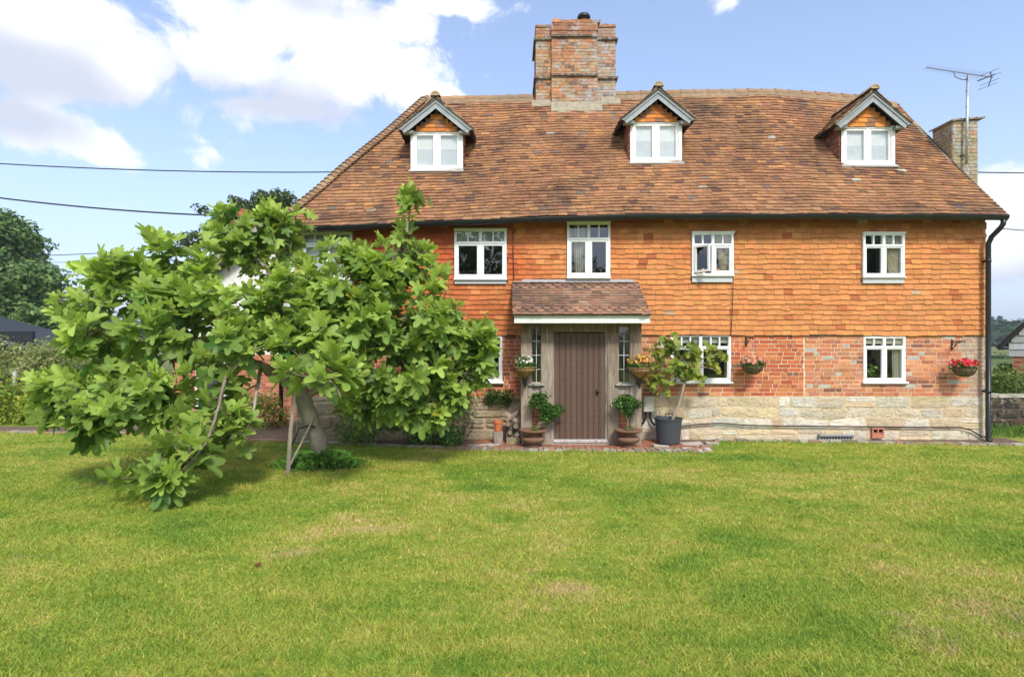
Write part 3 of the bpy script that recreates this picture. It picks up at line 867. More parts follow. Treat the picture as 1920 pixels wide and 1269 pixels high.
bricks(mb, Pw(YW), NW, X(1508.2, YW), XR, ZS + .004, ZT - .012, brick_col, holes=[(h[0] - .003, h[1] + .003, h[2] - .045, h[3]) for h in lo_h])
mb.build('brick_wall', 'brick', cot)
def stone_col(x, z):
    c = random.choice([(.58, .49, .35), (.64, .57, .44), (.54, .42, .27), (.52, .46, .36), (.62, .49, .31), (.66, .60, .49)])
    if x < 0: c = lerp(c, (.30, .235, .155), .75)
    return vary(c, .12, .04)
mb = MB()
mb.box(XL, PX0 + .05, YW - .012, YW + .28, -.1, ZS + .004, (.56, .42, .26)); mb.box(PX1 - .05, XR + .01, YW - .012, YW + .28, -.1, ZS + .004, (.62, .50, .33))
PwS = lambda u, v: Vector((u, YW - .012, v + (noise.noise(Vector((u * 1.1, v * 2, 3))) * .07 + noise.noise(Vector((u * 3, v * 4, 9))) * .02) * math.sin(math.pi * min(1, max(0, v / ZS)))))
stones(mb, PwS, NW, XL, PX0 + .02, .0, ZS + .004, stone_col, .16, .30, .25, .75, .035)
stones(mb, PwS, NW, PX1 + .0, XR + .0, .0, ZS + .004, stone_col, .12, .27, .16, .75, .012)
stones(mb, lambda u, v: Vector((XR + .0, u, v)), Nconst((1, 0, 0)), YW, YW + 1.5, 0, ZS, stone_col, .14, .25, .2, .4, .05)
for (px, py, w_, h_) in ((1866, 770, .16, .3), (1866, 815, .22, .12)):
    mb.box(XR - .02, XR + w_ * .8, YW + .02, YW + .3, Z(py, YW) - h_/2, Z(py, YW) + h_/2, (.52, .47, .38), j=.03)
mb.build('stone_plinth', 'stone', cot)
# quoin: weathered end of the wall, side walls, back wall, gable
mb = MB()
for i in range(48):
    z0 = ZS + i * .069
    if z0 > ze(8.8) - .1: break
    c = vary(random.choice([(.22, .19, .14), (.34, .29, .21), (.16, .13, .10), (.45, .38, .28)]))
    mb.box(XR + .002, XR + rnd(.03, .055), YW + .0, YW + rnd(.2, .3), z0, z0 + .063, c, j=.003)
mb.build('end_quoin', 'oldbrick', cot)
mb = MB()
c = (.36, .19, .12)
mb.box(XL - .0, XL + .25, YW + .285, YB, 0, 3.95, c); mb.box(XR - .25, XR, YW + .285, YB, 0, 4.12, c)
mb.box(XL, XR, YB - .25, YB - .001, 0, 3.95, c)
mb.add([(XR - .12, YE + .3, 4.1), (XR - .12, 15.8, 4.1), (XR - .12, YR, 7.28), (XR, YE + .3, 4.1), (XR, 15.8, 4.1), (XR, YR, 7.28)], ((0,2,1),(3,4,5),(0,3,5,2),(1,2,5,4)), c)
mb.build('end_walls', 'brick', cot)
mb = MB()   # floors, ceilings and partitions inside
mb.box(XL + .26, XR - .26, YW + .29, YB - .26, -.05, .02); mb.box(XL + .26, XR - .26, YW + .29, YB - .26, 2.02, 2.16); mb.box(XL + .26, XR - .26, YW + .32, YB - .26, 4.0, 4.08)
for x in (-1.6, .2, 2.55, 5.2): mb.box(x, x + .1, YW + .29, YB - .3, .03, 3.99)
mb.box(XL + .3, XR - .3, 13.3, 13.4, .03, 3.99); mb.box(-1.6, 8.3, 13.2, 13.3, 4.09, 6.9)
mb.build('interior', 'dark', cot)

# ------------------------------------------------------------------ window builder
def curtain_mesh(mb, pts_top, pts_bot, Y, col, folds=7, amp=.025):
    """sheet between a top and a bottom x-range, gathered into folds"""
    n = folds * 6; rows = 8; vs = []
    (ta, tb, zt), (ba, bb, zb) = pts_top, pts_bot
    for i in range(rows + 1):
        s_ = i / rows; e = s_ ** 1.3
        for k in range(n + 1):
            q = k / n; x = (ta + (tb - ta) * q) * (1 - e) + (ba + (bb - ba) * q) * e
            vs.append((x, Y + math.sin(q * folds * 2 * math.pi + s_) * amp, zt + (zb - zt) * s_))
    mb.add(vs, [(i*(n+1)+k, i*(n+1)+k+1, (i+1)*(n+1)+k+1, (i+1)*(n+1)+k) for i in range(rows) for k in range(n)], col)

def make_window(d):
    x0, x1, z0, z1 = d['b']; up = d['up']; Yf = (YF - .03) if up else (YW - .02)
    wn = sub('window', cot)
    mb = MB(); c0 = d['tone']; c = (.80, .80, .78)
    fo = .045; dp = .07
    bx = lambda a, b, p, q, yf=0.0, col=c: mb.box(a, b, Yf + yf, Yf + dp, p, q, col, bev=.004)
    xm = (x0 + x1) / 2; zt = z1 - (z1 - z0) * d['t']
    bx(x0, x1, z1 - fo, z1, 0, c0); bx(x0, x0 + fo, z0, z1 - fo, .001); bx(x1 - fo, x1, z0, z1 - fo, .001); bx(x0 + fo, x1 - fo, z0, z0 + fo, .001)
    if up: mb.box(x0 - .01, x1 + .01, Yf - .025, Yf + .02, z1 - .012, z1 + .012, c0)
    bx(x0 + fo, x1 - fo, zt - .022, zt + .022, -.004)               # transom
    bx(xm - .028, xm + .028, z0 + fo, z1 - fo, .002)                # mullion
    n = d['n']; half = n // 2
    for s_ in (0, 1):
        a = x0 + fo if s_ == 0 else xm + .028; b = xm - .028 if s_ == 0 else x1 - fo
        for k in range(1, half):
            xx = a + (b - a) * k / half; bx(xx - .014, xx + .014, zt + .022, z1 - fo, .012)
        cs = .036 if up and d['fill'] != 'curtain2' else .022
        if d.get('open') and s_ == 0: continue
        for (p, q, e, f_) in ((a, a + cs, z0 + fo, zt - .022), (b - cs, b, z0 + fo, zt - .022), (a + cs, b - cs, z0 + fo, z0 + fo + cs * 1.3), (a + cs, b - cs, zt - .022 - cs, zt - .022)):
            mb.box(p, q, Yf + .008, Yf + .055, e, f_, c, bev=.003)
    mb.build('frame', 'white', wn)
    mb = MB(); gy = Yf + .035
    if d.get('open'):
        mb.quad((xm, gy, z0 + .04), (x1 - .04, gy, z0 + .04), (x1 - .04, gy, z1 - .04), (xm, gy, z1 - .04)); mb.quad((x0 + .04, gy, zt), (xm, gy, zt), (xm, gy, z1 - .04), (x0 + .04, gy, z1 - .04))
    else: mb.quad((x0 + .04, gy, z0 + .04), (x1 - .04, gy, z0 + .04), (x1 - .04, gy, z1 - .04), (x0 + .04, gy, z1 - .04))
    mb.build('pane', 'glass', wn)
    if d.get('open'):   # left casement swung outwards on its left stile
        mb = MB(); L_ = xm - .03 - (x0 + fo); an = R(52)
        hx, hy = x0 + fo, Yf - .004
        dx, dy = math.cos(an), -math.sin(an)
        pt = lambda s_, z, o=0.0: Vector((hx + dx * s_ + dy * o, hy + dy * s_ - dx * o, z))
        za, zb = z0 + fo + .005, zt - .025; cs = .034
        for (s0, s1, q0, q1) in ((0, cs, za, zb), (L_ - cs, L_, za, zb), (cs, L_ - cs, za, za + .04), (cs, L_ - cs, zb - cs, zb)):
            vs = [pt(s_, z, o) for o in (-.02, .02) for (s_, z) in ((s0, q0), (s1, q0), (s1, q1), (s0, q1))]
            mb.add(vs, ((0,1,2,3),(7,6,5,4),(0,4,5,1),(1,5,6,2),(2,6,7,3),(3,7,4,0)), c)
        mb.build('casement', 'white', wn)
        mb = MB(); mb.quad(pt(cs, za + .03), pt(L_ - cs, za + .03), pt(L_ - cs, zb - .03), pt(cs, zb - .03)); mb.build('casement_pane', 'glass', wn)
    mb = MB()
    if d['sill'] > 0:
        s_ = d['sill']; ext = 0.0 if up else .03
        if up:
            mb.box(x0 + .005, x1 - .005, Yf + .012, Yf + .05, z0 - s_, z0 - .004, (.52, .53, .53)); mb.box(x0 - .01, x1 + .01, Yf - .03, Yf + .03, z0 - .014, z0 + .012, c, bev=.004)
        else: mb.box(x0 - ext, x1 + ext, Yf - .05, Yf + .05, z0 - .03, z0 + .008, c, bev=.006); mb.box(x0 - ext + .01, x1 + ext - .01, Yf - .03, Yf + .02, z0 - .045, z0 - .031, (.30, .27, .24))
        mb.build('sill', 'white', wn)
    f_ = d['fill']; mb = MB(); yc = YW + (.02 if up else .07)
    if f_ == 'curtain':
        curtain_mesh(mb, (xm + .06, x1 - .03, z1 - .02), (x1 - .20, x1 - .03, z0 + .08), yc, (.78, .70, .50)); mb.build('curtain', 'cloth', wn)
        mb = MB(); mb.lathe((x1 - .24, YW + .08, z0 + .03), [(.0, 0), (.05, 0), (.055, .06), (.05, .12), (.0, .12)], 12, (.62, .25, .15)); mb.build('ornament', 'plain', wn)
        mb = MB(); mb.lathe((xm - .13, YW + .08, z0 + .03), [(.0, 0), (.03, 0), (.04, .06), (.015, .12), (.0, .12)], 12, (.75, .55, .12)); mb.build('ornament', 'plain', wn)
    elif f_ == 'curtain2':
        curtain_mesh(mb, (xm - .0, x1 - .03, z1 - .02), (x1 - .24, x1 - .03, z0 + .05), yc, (.80, .72, .56)); mb.build('curtain', 'cloth', wn)
    elif f_ == 'drape':
        curtain_mesh(mb, (x0 + .14, x0 + .36, z1 - .02), (x0 + .16, x0 + .34, z0 + .05), yc, (.55, .54, .44), 5); mb.build('curtain', 'cloth', wn)
    elif f_ == 'blind':
        mb.box(x0 + .03, x1 - .03, yc - .02, yc - .012, z0 + .02, z1 - .02, (.80, .80, .77)); mb.build('blind', 'cloth', wn)
    elif f_ == 'shade':
        mb.box(x0 + .03, x1 - .03, yc - .02, yc - .012, zt - .02, z1 - .02, (.50, .52, .42)); mb.build('blind', 'cloth', wn)
    elif f_ == 'roller':
        mb.box(x0 + .03, x1 - .03, yc - .02, yc - .012, zt + .08, z1 - .02, (.55, .54, .44)); mb.build('blind', 'cloth', wn)
    elif f_ == 'pair':
        mb.box(x0 + .03, x1 - .03, yc - .04, yc - .035, zt + .06, z1 - .02, (.58, .52, .40)); mb.build('blind', 'cloth', wn)
        mb = MB(); curtain_mesh(mb, (x1 - .20, x1 - .05, z1 - .02), (x1 - .17, x1 - .05, z0 + .05), yc, (.75, .70, .56), 3); mb.build('curtain', 'cloth', wn)
        parts = [leaf_cloud((x0 + .22, YW + .1, z0 + .24), (.13, .05, .10), 60, .035, [(.10, .22, .05), (.25, .35, .06)])]
        merge_leaves('houseplant', parts, 'foliage', wn)
    elif f_ == 'plain':
        mb.box(x1 - .32, x1 - .12, YW + .1, YW + .12, z0 + .06, z0 + .32, (.60, .55, .45)); mb.build('ornament', 'plain', wn)
    return wn
for d in WIN: make_window(d)

# ------------------------------------------------------------------ dormers
def make_dormer(d, i):
    dm = sub('dormer', cot)
    xc, Y, zb, w_, h_, za = d['x'], d['Y'], d['zb'], d['w'], d['h'], d['za']
    x0, x1 = xc - w_ / 2, xc + w_ / 2; zt = zb + h_
    slope = (zr(xc) - ze(xc)) / (YR - YE)
    def roofY(z): return Y + (z - zb) / slope
    # window
    mb = MB(); c = (.78, .78, .76); fo = .05; xm = xc
    B = lambda a, b, p, q, y=0, cc=c: mb.box(a, b, Y + y, Y + .09, p, q, cc, bev=.004)
    B(x0, x0 + .075, zb, zt + .02, -.01); B(x1 - .075, x1, zb, zt + .02, -.01)
    B(x0 + .075, x1 - .075, zb, zb + .055); B(x0 + .075, x1 - .075, zt - .035, zt + .0)
    B(xm - .03, xm + .03, zb + .055, zt - .035, .004)
    for (a, b) in ((x0 + .075, xm - .03), (xm + .03, x1 - .075)):
        for (p, q, e, f_) in ((a, a + .045, zb + .055, zt - .035), (b - .045, b, zb + .055, zt - .035), (a + .045, b - .045, zb + .055, zb + .11), (a + .045, b - .045, zt - .075, zt - .035)): B(p, q, e, f_, .012)
    mb.box(x0 - .01, x1 + .01, Y - .05, Y + .02, zb - .02, zb + .012, (.62, .62, .60))
    mb.box(x0 - .03, x1 + .03, Y - .09, Y + .01, zb - .045, zb - .021, (.45, .44, .40), j=.006)
    mb.build('window_frame', 'white', dm)
    mb = MB(); mb.quad((x0 + .07, Y + .04, zb + .05), (x1 - .07, Y + .04, zb + .05), (x1 - .07, Y + .04, zt - .03), (x0 + .07, Y + .04, zt - .03)); mb.build('pane', 'glass', dm)
    mb = MB(); bl = (.30, .32, .33)[i]; mb.box(x0 + .08, x1 - .08, Y + .075, Y + .085, zt - .1 - h_ * bl, zt - .02, (.92, .92, .90))
    pass
    mb.build('blind', 'cloth', dm)
    mb = MB(); mb.box(x0 + .06, x1 - .06, Y + .065, Y + .072, zb + .03, zt - .1 - h_ * bl, (.74, .76, .76)); mb.build('pane_backing', 'cloth', dm)  # pale sheet added so the panes look bright, like reflected sky
    # cheeks, clad in tiles
    for sgn, xs in ((-1, x0), (1, x1)):
        mb = MB()
        P_ = lambda u, t, xs=xs: Vector((xs, u, zb + t * (h_ + .05)))
        mb.add([(xs, Y, zb), (xs, roofY(zt + .05), zt + .05), (xs, Y, zt + .05)], ((0, 1, 2),), (.2, .1, .06))
        tile_surface(mb, P_, Nconst((sgn, 0, 0)), 8, lambda t: Y + .02, lambda t: roofY(zb + t * (h_ + .05)) + .05, .17, lambda x, t, r: vary(random.choice([(.42, .17, .08), (.34, .14, .08), (.28, .13, .09)]), .15), thick=.014)
        mb.build('cheek_tiles', 'walltile', dm)
    # gable triangle of hung tiles
    hw = w_ / 2 + .17                                   # eave half width
    zev = zt + .0                                       # eave height at the barge foot
    pitch = (za - zev) / hw
    mb = MB()
    gz1 = za - .16; gh = gz1 - zt
    P_ = lambda u, t: Vector((u, Y + .0, zt + t * gh))
    lim = lambda t: max(.0, (gz1 - (zt + t * gh)) / pitch - .02)
    mb.add([(xc - gh / pitch, Y + .02, zt - .0), (xc + gh / pitch, Y + .02, zt - .0), (xc, Y + .02, gz1)], ((0, 1, 2),), (.2, .08, .04))
    tile_surface(mb, P_, NW, 5, lambda t: xc - min(lim(t), w_ / 2 - .09), lambda t: xc + min(lim(t), w_ / 2 - .09), .2,
                 lambda x, t, r: vary(random.choice([(.62, .22, .05), (.55, .18, .05), (.30, .15, .08), (.66, .26, .06)]), .12), thick=.014, jit=.8)
    mb.build('gable_tiles', 'walltile', dm)
    # barge boards
    yb0 = Y - .16
    for sgn in (-1, 1):
        mb = MB(); foot = Vector((xc + sgn * hw, yb0, zev)); top = Vector((xc, yb0, za))
        dn = Vector((sgn * (za - zev), 0, hw)).normalized()
        def board(y0, y1, o0, o1, e0, e1, col):
            a = foot + (top - foot) * e0; b = top
            vs = []
            for y in (y0, y1):
                for (p, o) in ((a, o0), (b, o0), (b, o1), (a, o1)):
                    q = Vector(p) + dn * o; 
                    if p is b: q.x = xc + (q.x - xc) * 0.0; q.z = top.z + o / dn.z
                    q.y = y; vs.append(q)
            mb.add(vs, ((0,1,2,3),(7,6,5,4),(0,4,5,1),(1,5,6,2),(2,6,7,3),(3,7,4,0)), col)
        board(yb0, yb0 + .03, -.115, -.02, .0, 1, (.30, .325, .335)); board(yb0 - .018, yb0 + .012, -.035, .0, -.02, 1, (.27, .285, .29)); board(yb0 - .01, yb0 + .0, -.125, -.105, .1, 1, (.36, .39, .40))
        mb.box(min(foot.x - sgn * .03, foot.x - sgn * .23), max(foot.x - sgn * .03, foot.x - sgn * .23), yb0 + .032, Y + .0, zev - .075, zev - .02, (.24, .24, .21))
        mb.build('barge_board', 'lead', dm)
    # pitched roof, running back into the main slope
    mb = MB(); zo = .045
    for sgn in (-1, 1):
        hw2 = hw + .05
        def P_(u, t, sgn=sgn):
            z = zev - .01 + t * (za + .07 - (zev - .01)); sag = math.sin(math.pi * t) * -.015
            return Vector((xc + sgn * hw2 * (1 - t), u, z + sag))
        nn = Vector((sgn * (za - zev), 0, hw2)).normalized()
        yend = lambda t: Y + (zev - .05 + t * (za + .03 - zev + .05) - zb) / slope + .12
        tile_surface(mb, P_, Nconst(nn), 9, lambda t: yb0 - .05, yend, .17, lambda x, t, r: vary(random.choice([(.33, .19, .11), (.26, .14, .09), (.42, .26, .15), (.40, .31, .19)]), .15), thick=.017, jit=1.2)
        a, b, c_, e_ = P_(yb0 - .02, 0), P_(yend(0), 0), P_(yend(1), 1), P_(yb0 - .02, 1)
        mb.quad(a, b, c_, e_, (.08, .06, .05)); dn_ = -nn * .03
        mb.quad(a + dn_, e_ + dn_, c_ + dn_, b + dn_, (.07, .055, .045)); mb.quad(a, a + dn_, b + dn_, b, (.06, .06, .05)); mb.quad(a, e_, e_ + dn_, a + dn_, (.3, .3, .24))
    mb.build('dormer_roof', 'rooftile', dm); mb = MB()
    y = yb0 - .08
    while y < Y + (za - zb) / slope + .05:
        arch_tile(mb, (xc, y, za + .13 + rnd(-.004, .004)), (xc, y + .30, za + .125), .095, vary(random.choice([(.46, .31, .19), (.42, .29, .18)])), th=.022, spread=2.8, drop=.8); y += .29
    mb.build('dormer_ridge', 'ridge', dm)
for i, d in enumerate(DORM): make_dormer(d, i)

# ------------------------------------------------------------------ main chimney
ch = sub('chimney', cot)
mb = MB()
def ch_col(x, z, r):
    c = random.choice([(.46, .18, .08), (.42, .19, .09), (.52, .22, .09), (.36, .16, .09), (.46, .25, .13), (.20, .12, .08), (.42, .30, .18)])
    if x > 1.5: c = lerp(c, (.38, .38, .38), rnd(0, .35 + .5 * (x > 1.95)))
    if z > 8.75: c = lerp(c, (.33, .12, .07), .5)
    return vary(c, .16, .06)
zc0 = 7.0; ZC = lambda py: Z(py, CHY)
ztop = ZC(44); cb0, cb1 = X(1034, CHY), X(1120, CHY)
MC = (.38, .31, .20)
def clad_box(x0, x1, y0, y1, z0, z1, inset_=.004, sides='FLRB'):
    mb.box(x0 + inset_, x1 - inset_, y0 + inset_, y1 - inset_, z0, z1, MC)
    if 'F' in sides: bricks(mb, lambda u, v: Vector((u, y0 + inset_, v)), NW, x0, x1, z0, z1, ch_col, course=.075)
    if 'L' in sides: bricks(mb, lambda u, v: Vector((x0 + inset_, -u, v)), Nconst((-1, 0, 0)), -y1, -y0, z0, z1, ch_col, course=.075)
    if 'R' in sides: bricks(mb, lambda u, v: Vector((x1 - inset_, u, v)), Nconst((1, 0, 0)), y0, y1, z0, z1, ch_col, course=.075)
wl = .05
clad_box(CHX0, CHX1, CHY + wl, CHY + .95, zc0, ztop - .07)
clad_box(cb0, cb1, CHY - .03, CHY + 1.05, zc0, ztop)
for zz, e in ((ZC(145), .05), (ZC(72), .05)):
    for (a, b, y0) in ((CHX0, cb0 - .002, CHY + wl), (cb1 + .002, CHX1, CHY + wl), (cb0 - .0, cb1 + .0, CHY - .03)):
        yo = 0 if a == cb0 else -.03
        mb.box(a - (e if a == CHX0 else 0), b + (e if b == CHX1 else 0), y0 - e, CHY + 1.0 + (.03 if a == cb0 else 0), zz + yo, zz + yo + .05, (.13, .10, .075), j=.004)
mb.box(cb0 - .01, cb1 + .01, CHY - .045, CHY + 1.07, ztop - .18, ztop - .10, (.34, .15, .09), j=.006)
x = cb0 + .01
while x < cb1 - .12:
    mb.box(x, x + .215, CHY - .04, CHY + .08, ztop + .001, ztop + .055 + rnd(-.02, .03), vary((.46, .19, .09)), j=.012); x += .222
mb.box(CHX0 - .01, cb0 - .02, CHY + wl - .02, CHY + .9, ztop - .069, ztop - .01, (.28, .13, .09), j=.01); mb.box(cb1 + .02, CHX1 + .01, CHY + wl - .02, CHY + .9, ztop - .069, ztop - .0, (.34, .17, .10), j=.01)
mb.build('stack', 'oldbrick', ch)
mb = MB()
for i in range(14):   # mortar flaunching at the foot, following the roof slope
    a = CHX0 - .1 + i * (CHX1 - CHX0 + .2) / 14; b = a + (CHX1 - CHX0 + .2) / 14; inb = cb0 - .08 < (a + b) / 2 < cb1 + .08
    yf = CHY - (.22 if inb else .04) + rnd(-.02, .02); zf = Proof((a + b) / 2, (yf - YE) / (YR - YE)).z + .035
    yt = CHY - (.035 if inb else -wl); zt_ = Proof((a + b) / 2, min(1, (yt - YE) / (YR - YE))).z + .10
    mb.quad((a, yf, zf), (b, yf + rnd(-.01, .01), zf), (b, yt, zt_), (a, yt, zt_)); mb.quad((a, yf, zf), (a, yf, zf - .06), (b, yf, zf - .06), (b, yf, zf))
mb.build('flaunching', 'cement', ch)
mb = MB(); fx, fy = X(1095, 13.3), 13.35
mb.lathe((fx, fy, ztop), [(.07, 0), (.07, .24), (.085, .24), (.085, .27), (.0, .27)], 16); 
for k in range(4): a = k * math.pi / 2 + .4; mb.tube([(fx + .08 * math.cos(a), fy + .08 * math.sin(a), ztop + .24), (fx + .11 * math.cos(a), fy + .11 * math.sin(a), ztop + .37)], .008, 5)
mb.lathe((fx, fy, ztop + .34), [(.15, 0), (.155, .02), (.13, .07), (.07, .10), (.0, .115)], 20); mb.lathe((fx, fy, ztop + .34), [(.0, .03), (.12, .01), (.14, 0)], 20)
mb.build('cowl', 'black', ch, smooth=True)

# right-hand end stack
ch2 = sub('end_chimney', cot)
mb = MB(); ya, yb_ = 11.6, 12.15; xa, xb = X(1786, ya), X(1833, ya); ztp = Z(226, ya)
ch_col2 = lambda x, z, r: vary(random.choice([(.40, .31, .18), (.36, .30, .19), (.44, .33, .20), (.40, .24, .14), (.30, .26, .17)]), .12)
mb.box(xa, xb, ya, yb_, 0, ztp, (.34, .29, .19))
bricks(mb, lambda u, v: Vector((u, ya, v)), NW, xa, xb, 0, ztp, ch_col2, depth=.008); bricks(mb, lambda u, v: Vector((xa, -u, v)), Nconst((-1, 0, 0)), -yb_, -ya, 4.5, ztp, ch_col2, depth=.008)
bricks(mb, lambda u, v: Vector((xb, u, v)), Nconst((1, 0, 0)), ya, yb_, 0, ztp, ch_col2, depth=.008)
mb.build('stack', 'oldbrick', ch2, label='buff lichen covered chimney stack with a thin tiled capping')
mb = MB()
for k in range(4):
    mb.add([(xa - .04 + k * .16, ya - .05, ztp + .005 + .012 * k), (xa + .15 + k * .16, ya - .05, ztp + .03 + .012 * k), (xa + .15 + k * .16, yb_ + .05, ztp + .03 + .012 * k), (xa - .04 + k * .16, yb_ + .05, ztp + .005 + .012 * k)] +
           [(xa - .04 + k * .16, ya - .05, ztp - .03 + .012 * k), (xa + .15 + k * .16, ya - .05, ztp + .0 + .012 * k), (xa + .15 + k * .16, yb_ + .05, ztp + .0 + .012 * k), (xa - .04 + k * .16, yb_ + .05, ztp - .03 + .012 * k)],
           ((0,1,2,3),(4,5,1,0),(7,4,0,3),(5,6,2,1)), vary((.28, .20, .15)))
mb.build('capping', 'rooftile', ch2)
mb = MB()
for i in range(10):
    t0, t1 = .27 + i * .055, .27 + (i + 1) * .055
    if YE + t0 * 2.9 < ya - .1: continue
    p, q = Proof(8.95, t0), Proof(8.95, t1)
    mb.add([p + Vector((-.04, 0, .03)), q + Vector((-.04, 0, .03)), q + Vector((.04, 0, .06)), p + Vector((.04, 0, .06)), p + Vector((.04, 0, -.05)), q + Vector((.04, 0, -.05))], ((0,3,2,1),(3,4,5,2)))
mb.build('flashing', 'cement', ch2)

# ------------------------------------------------------------------ porch
po = sub('porch', cot)
YP = 10.0
OAK = [(.28, .215, .165), (.33, .26, .20), (.26, .20, .155)]
PT = Z(606, YP)           # underside of the fascia
def post(px0, px1, depth=.14, lab=None):
    m = MB(); a, b = X(px0, YP), X(px1, YP)
    K = 12
    c0_ = c = vary(random.choice(OAK), .08)
    for k in range(K):
        z0, z1 = .04 + (PT - .04) * k / K, .04 + (PT - .04) * (k + 1) / K
        e0, e1 = (noise.noise(Vector((px0, k, 0))) * .006, noise.noise(Vector((px0, k + 1, 0))) * .006)
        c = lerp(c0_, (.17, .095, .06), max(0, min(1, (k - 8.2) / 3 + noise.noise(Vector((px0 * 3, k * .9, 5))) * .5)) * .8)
        for y, nrm in ((YP, 0),):
            m.quad((a + e0, y, z0), (b + e0 * .6, y, z0), (b + e1 * .6, y, z1), (a + e1, y, z1), c)
        m.quad((a + e0, y + depth, z0), (a + e0, y, z0), (a + e1, y, z1), (a + e1, y + depth, z1), c)
        m.quad((b + e0 * .6, y, z0), (b + e0 * .6, y + depth, z0), (b + e1 * .6, y + depth, z1), (b + e1 * .6, y, z1), c)
    m.quad((a, YP + depth, .04), (b, YP + depth, .04), (b, YP + depth, PT), (a, YP + depth, PT), c)
    return m.build('post', 'oak', po)
post(977, 997); post(1015, 1037); post(1139, 1160); post(1182, 1203)
mb = MB(); mb.box(X(1037, YP) + .001, X(1139, YP) - .001, YP + .01, YP + .13, Z(622, YP), PT - .001, (.24, .18, .14)); 
mb.box(X(978, YP), X(1202, YP), YP + .012, YP + .14, PT - .001, PT + .1, (.18, .14, .11)); mb.build('lintel', 'oak', po)
for (a, b) in ((997, 1015), (1160, 1182)):     # side lights with leaded glass, sill, brick panel
    sp = sub('sidelight', po) if False else None
    m = MB(); xa_, xb_ = X(a, YP), X(b, YP); z1_, z0_ = Z(613, YP), Z(719, YP)
    m.box(xa_ + .001, xa_ + .010, YP + .03, YP + .09, z0_, z1_, (.36, .32, .27)); m.box(xb_ - .010, xb_ - .001, YP + .03, YP + .09, z0_, z1_, (.36, .32, .27)); m.box(xa_ + .010, xb_ - .010, YP + .03, YP + .09, z0_, z0_ + .02, (.5, .47, .42)); m.box(xa_ + .001, xb_ - .001, YP + .02, YP + .1, z1_, PT - .002, (.22, .17, .13))
    m.build('sidelight_frame', 'oak', po)
    m = MB(); xm = (xa_ + xb_) / 2
    m.box(xm - .005, xm + .005, YP + .052, YP + .062, z0_ + .02, z1_, (.55, .57, .57))
    for k in range(1, 4): zz = z0_ + (z1_ - z0_) * k / 4; m.box(xa_ + .010, xb_ - .010, YP + .053, YP + .061, zz - .005, zz + .005, (.55, .57, .57))
    m.build('glazing_bar', 'plain', po)
    m = MB(); m.quad((xa_ + .02, YP + .066, z0_ + .02), (xb_ - .02, YP + .066, z0_ + .02), (xb_ - .02, YP + .066, z1_), (xa_ + .02, YP + .066, z1_)); m.build('sidelight_pane', 'glass', po)
    m = MB(); m.box(xa_ - .06, xb_ + .06, YP - .05, YP + .1, z0_ - .035, z0_ - .006, (.42, .39, .35), bev=.006); m.build('sidelight_sill', 'oak', po)
    m = MB(); m.box(xa_ + .001, xb_ - .001, YP + .04, YP + .1, z0_ - .2, z0_ - .036, (.38, .33, .28)); m.build('rail', 'oak', po); m = MB(); m.box(xa_ + .001, xb_ - .001, YP + .02, YP + .1, .04, .12, (.36, .30, .25)); m.build('rail', 'oak', po)
    m = MB(); m.box(xa_ + .001, xb_ - .001, YP + .06, YP + .12, .121, z0_ - .201, (.55, .45, .33))
    bricks(m, Pw(YP + .06), NW, xa_ + .002, xb_ - .002, .122, z0_ - .202, lambda x, z, r: vary((.42, .13, .06)), L=.2)
    m.build('brick_panel', 'brick', po)
mb = MB()   # sides of the porch going back to the wall
for px in (977, 1203):
    xx = X(px, YP); s_ = 1 if px < 1000 else -1
    mb = MB(); mb.box(min(xx, xx + s_ * .09), max(xx, xx + s_ * .09), YP + .141, YW - .001, .04, 1.0, (.34, .29, .24)); mb.box(min(xx, xx + s_ * .09), max(xx, xx + s_ * .09), YW - .1, YW - .001, 1.001, PT, (.30, .25, .21)); mb.box(min(xx, xx + s_ * .09), max(xx, xx + s_ * .09), YP + .141, YW - .101, PT - .12, PT, (.30, .25, .21)); mb.build('side_frame', 'oak', po)
mb = MB(); mb.box(PX0 + .1, PX1 - .1, YP + .16, 11.9, -.02, .03, (.25, .18, .13)); mb.box(PX0 + .1, PX1 - .1, 11.9, 12, .03, 2.1, (.1, .09, .08)); mb.build('porch_floor', 'pave', po)
mb = MB()  # white fascia with a moulded top
xa_, xb_ = X(964, 9.62), X(1219, 9.62)
mb.box(xa_, xb_, 9.62, 9.66, Z(606, 9.62), Z(594, 9.62), (.74, .76, .70), bev=.004); mb.box(xa_ - .005, xb_ + .005, 9.595, 9.64, Z(595, 9.62), Z(590.5, 9.62), (.66, .68, .60), bev=.004)
mb.box(xa_ + .02, xb_ - .02, 9.661, YP + .02, Z(606, 9.62) + .01, Z(606, 9.62) + .03, (.50, .48, .42))
mb.build('fascia', 'white', po)
# porch roof
PE = Vector((0, 9.56, Z(590, 9.56))); PRd = Vector((0, YW - .03, Z(529, YW - .03)))
def Pp(x, t): return Vector((x, PE.y + (PRd.y - PE.y) * t, PE.z + (PRd.z - PE.z) * t + noise.noise(Vector((x * 1.2, t * 3, 7))) * .012))
pn = Vector((0, -(PRd.z - PE.z), PRd.y - PE.y)).normalized()
def pcol(x, t, r):
    c = random.choice([(.23, .135, .09), (.29, .165, .11), (.34, .19, .12), (.19, .12, .09), (.32, .21, .14)])
    if r in (0, 1, 2): c = lerp(c, (.42, .23, .13), rnd(.0, .8))
    return vary(c, .15)
mb = MB(); pxa, pxb = X(960, 9.56), X(1221, 9.56)
tile_surface(mb, Pp, Nconst(pn), 13, lambda t: pxa, lambda t: pxb, .165, pcol, thick=.016, scallop=lambda r: r in (1, 2, 10, 11), jit=.8)
a, b, c_, e_ = Pp(pxa, 0), Pp(pxb, 0), Pp(pxb, 1), Pp(pxa, 1); dn_ = -pn * .02
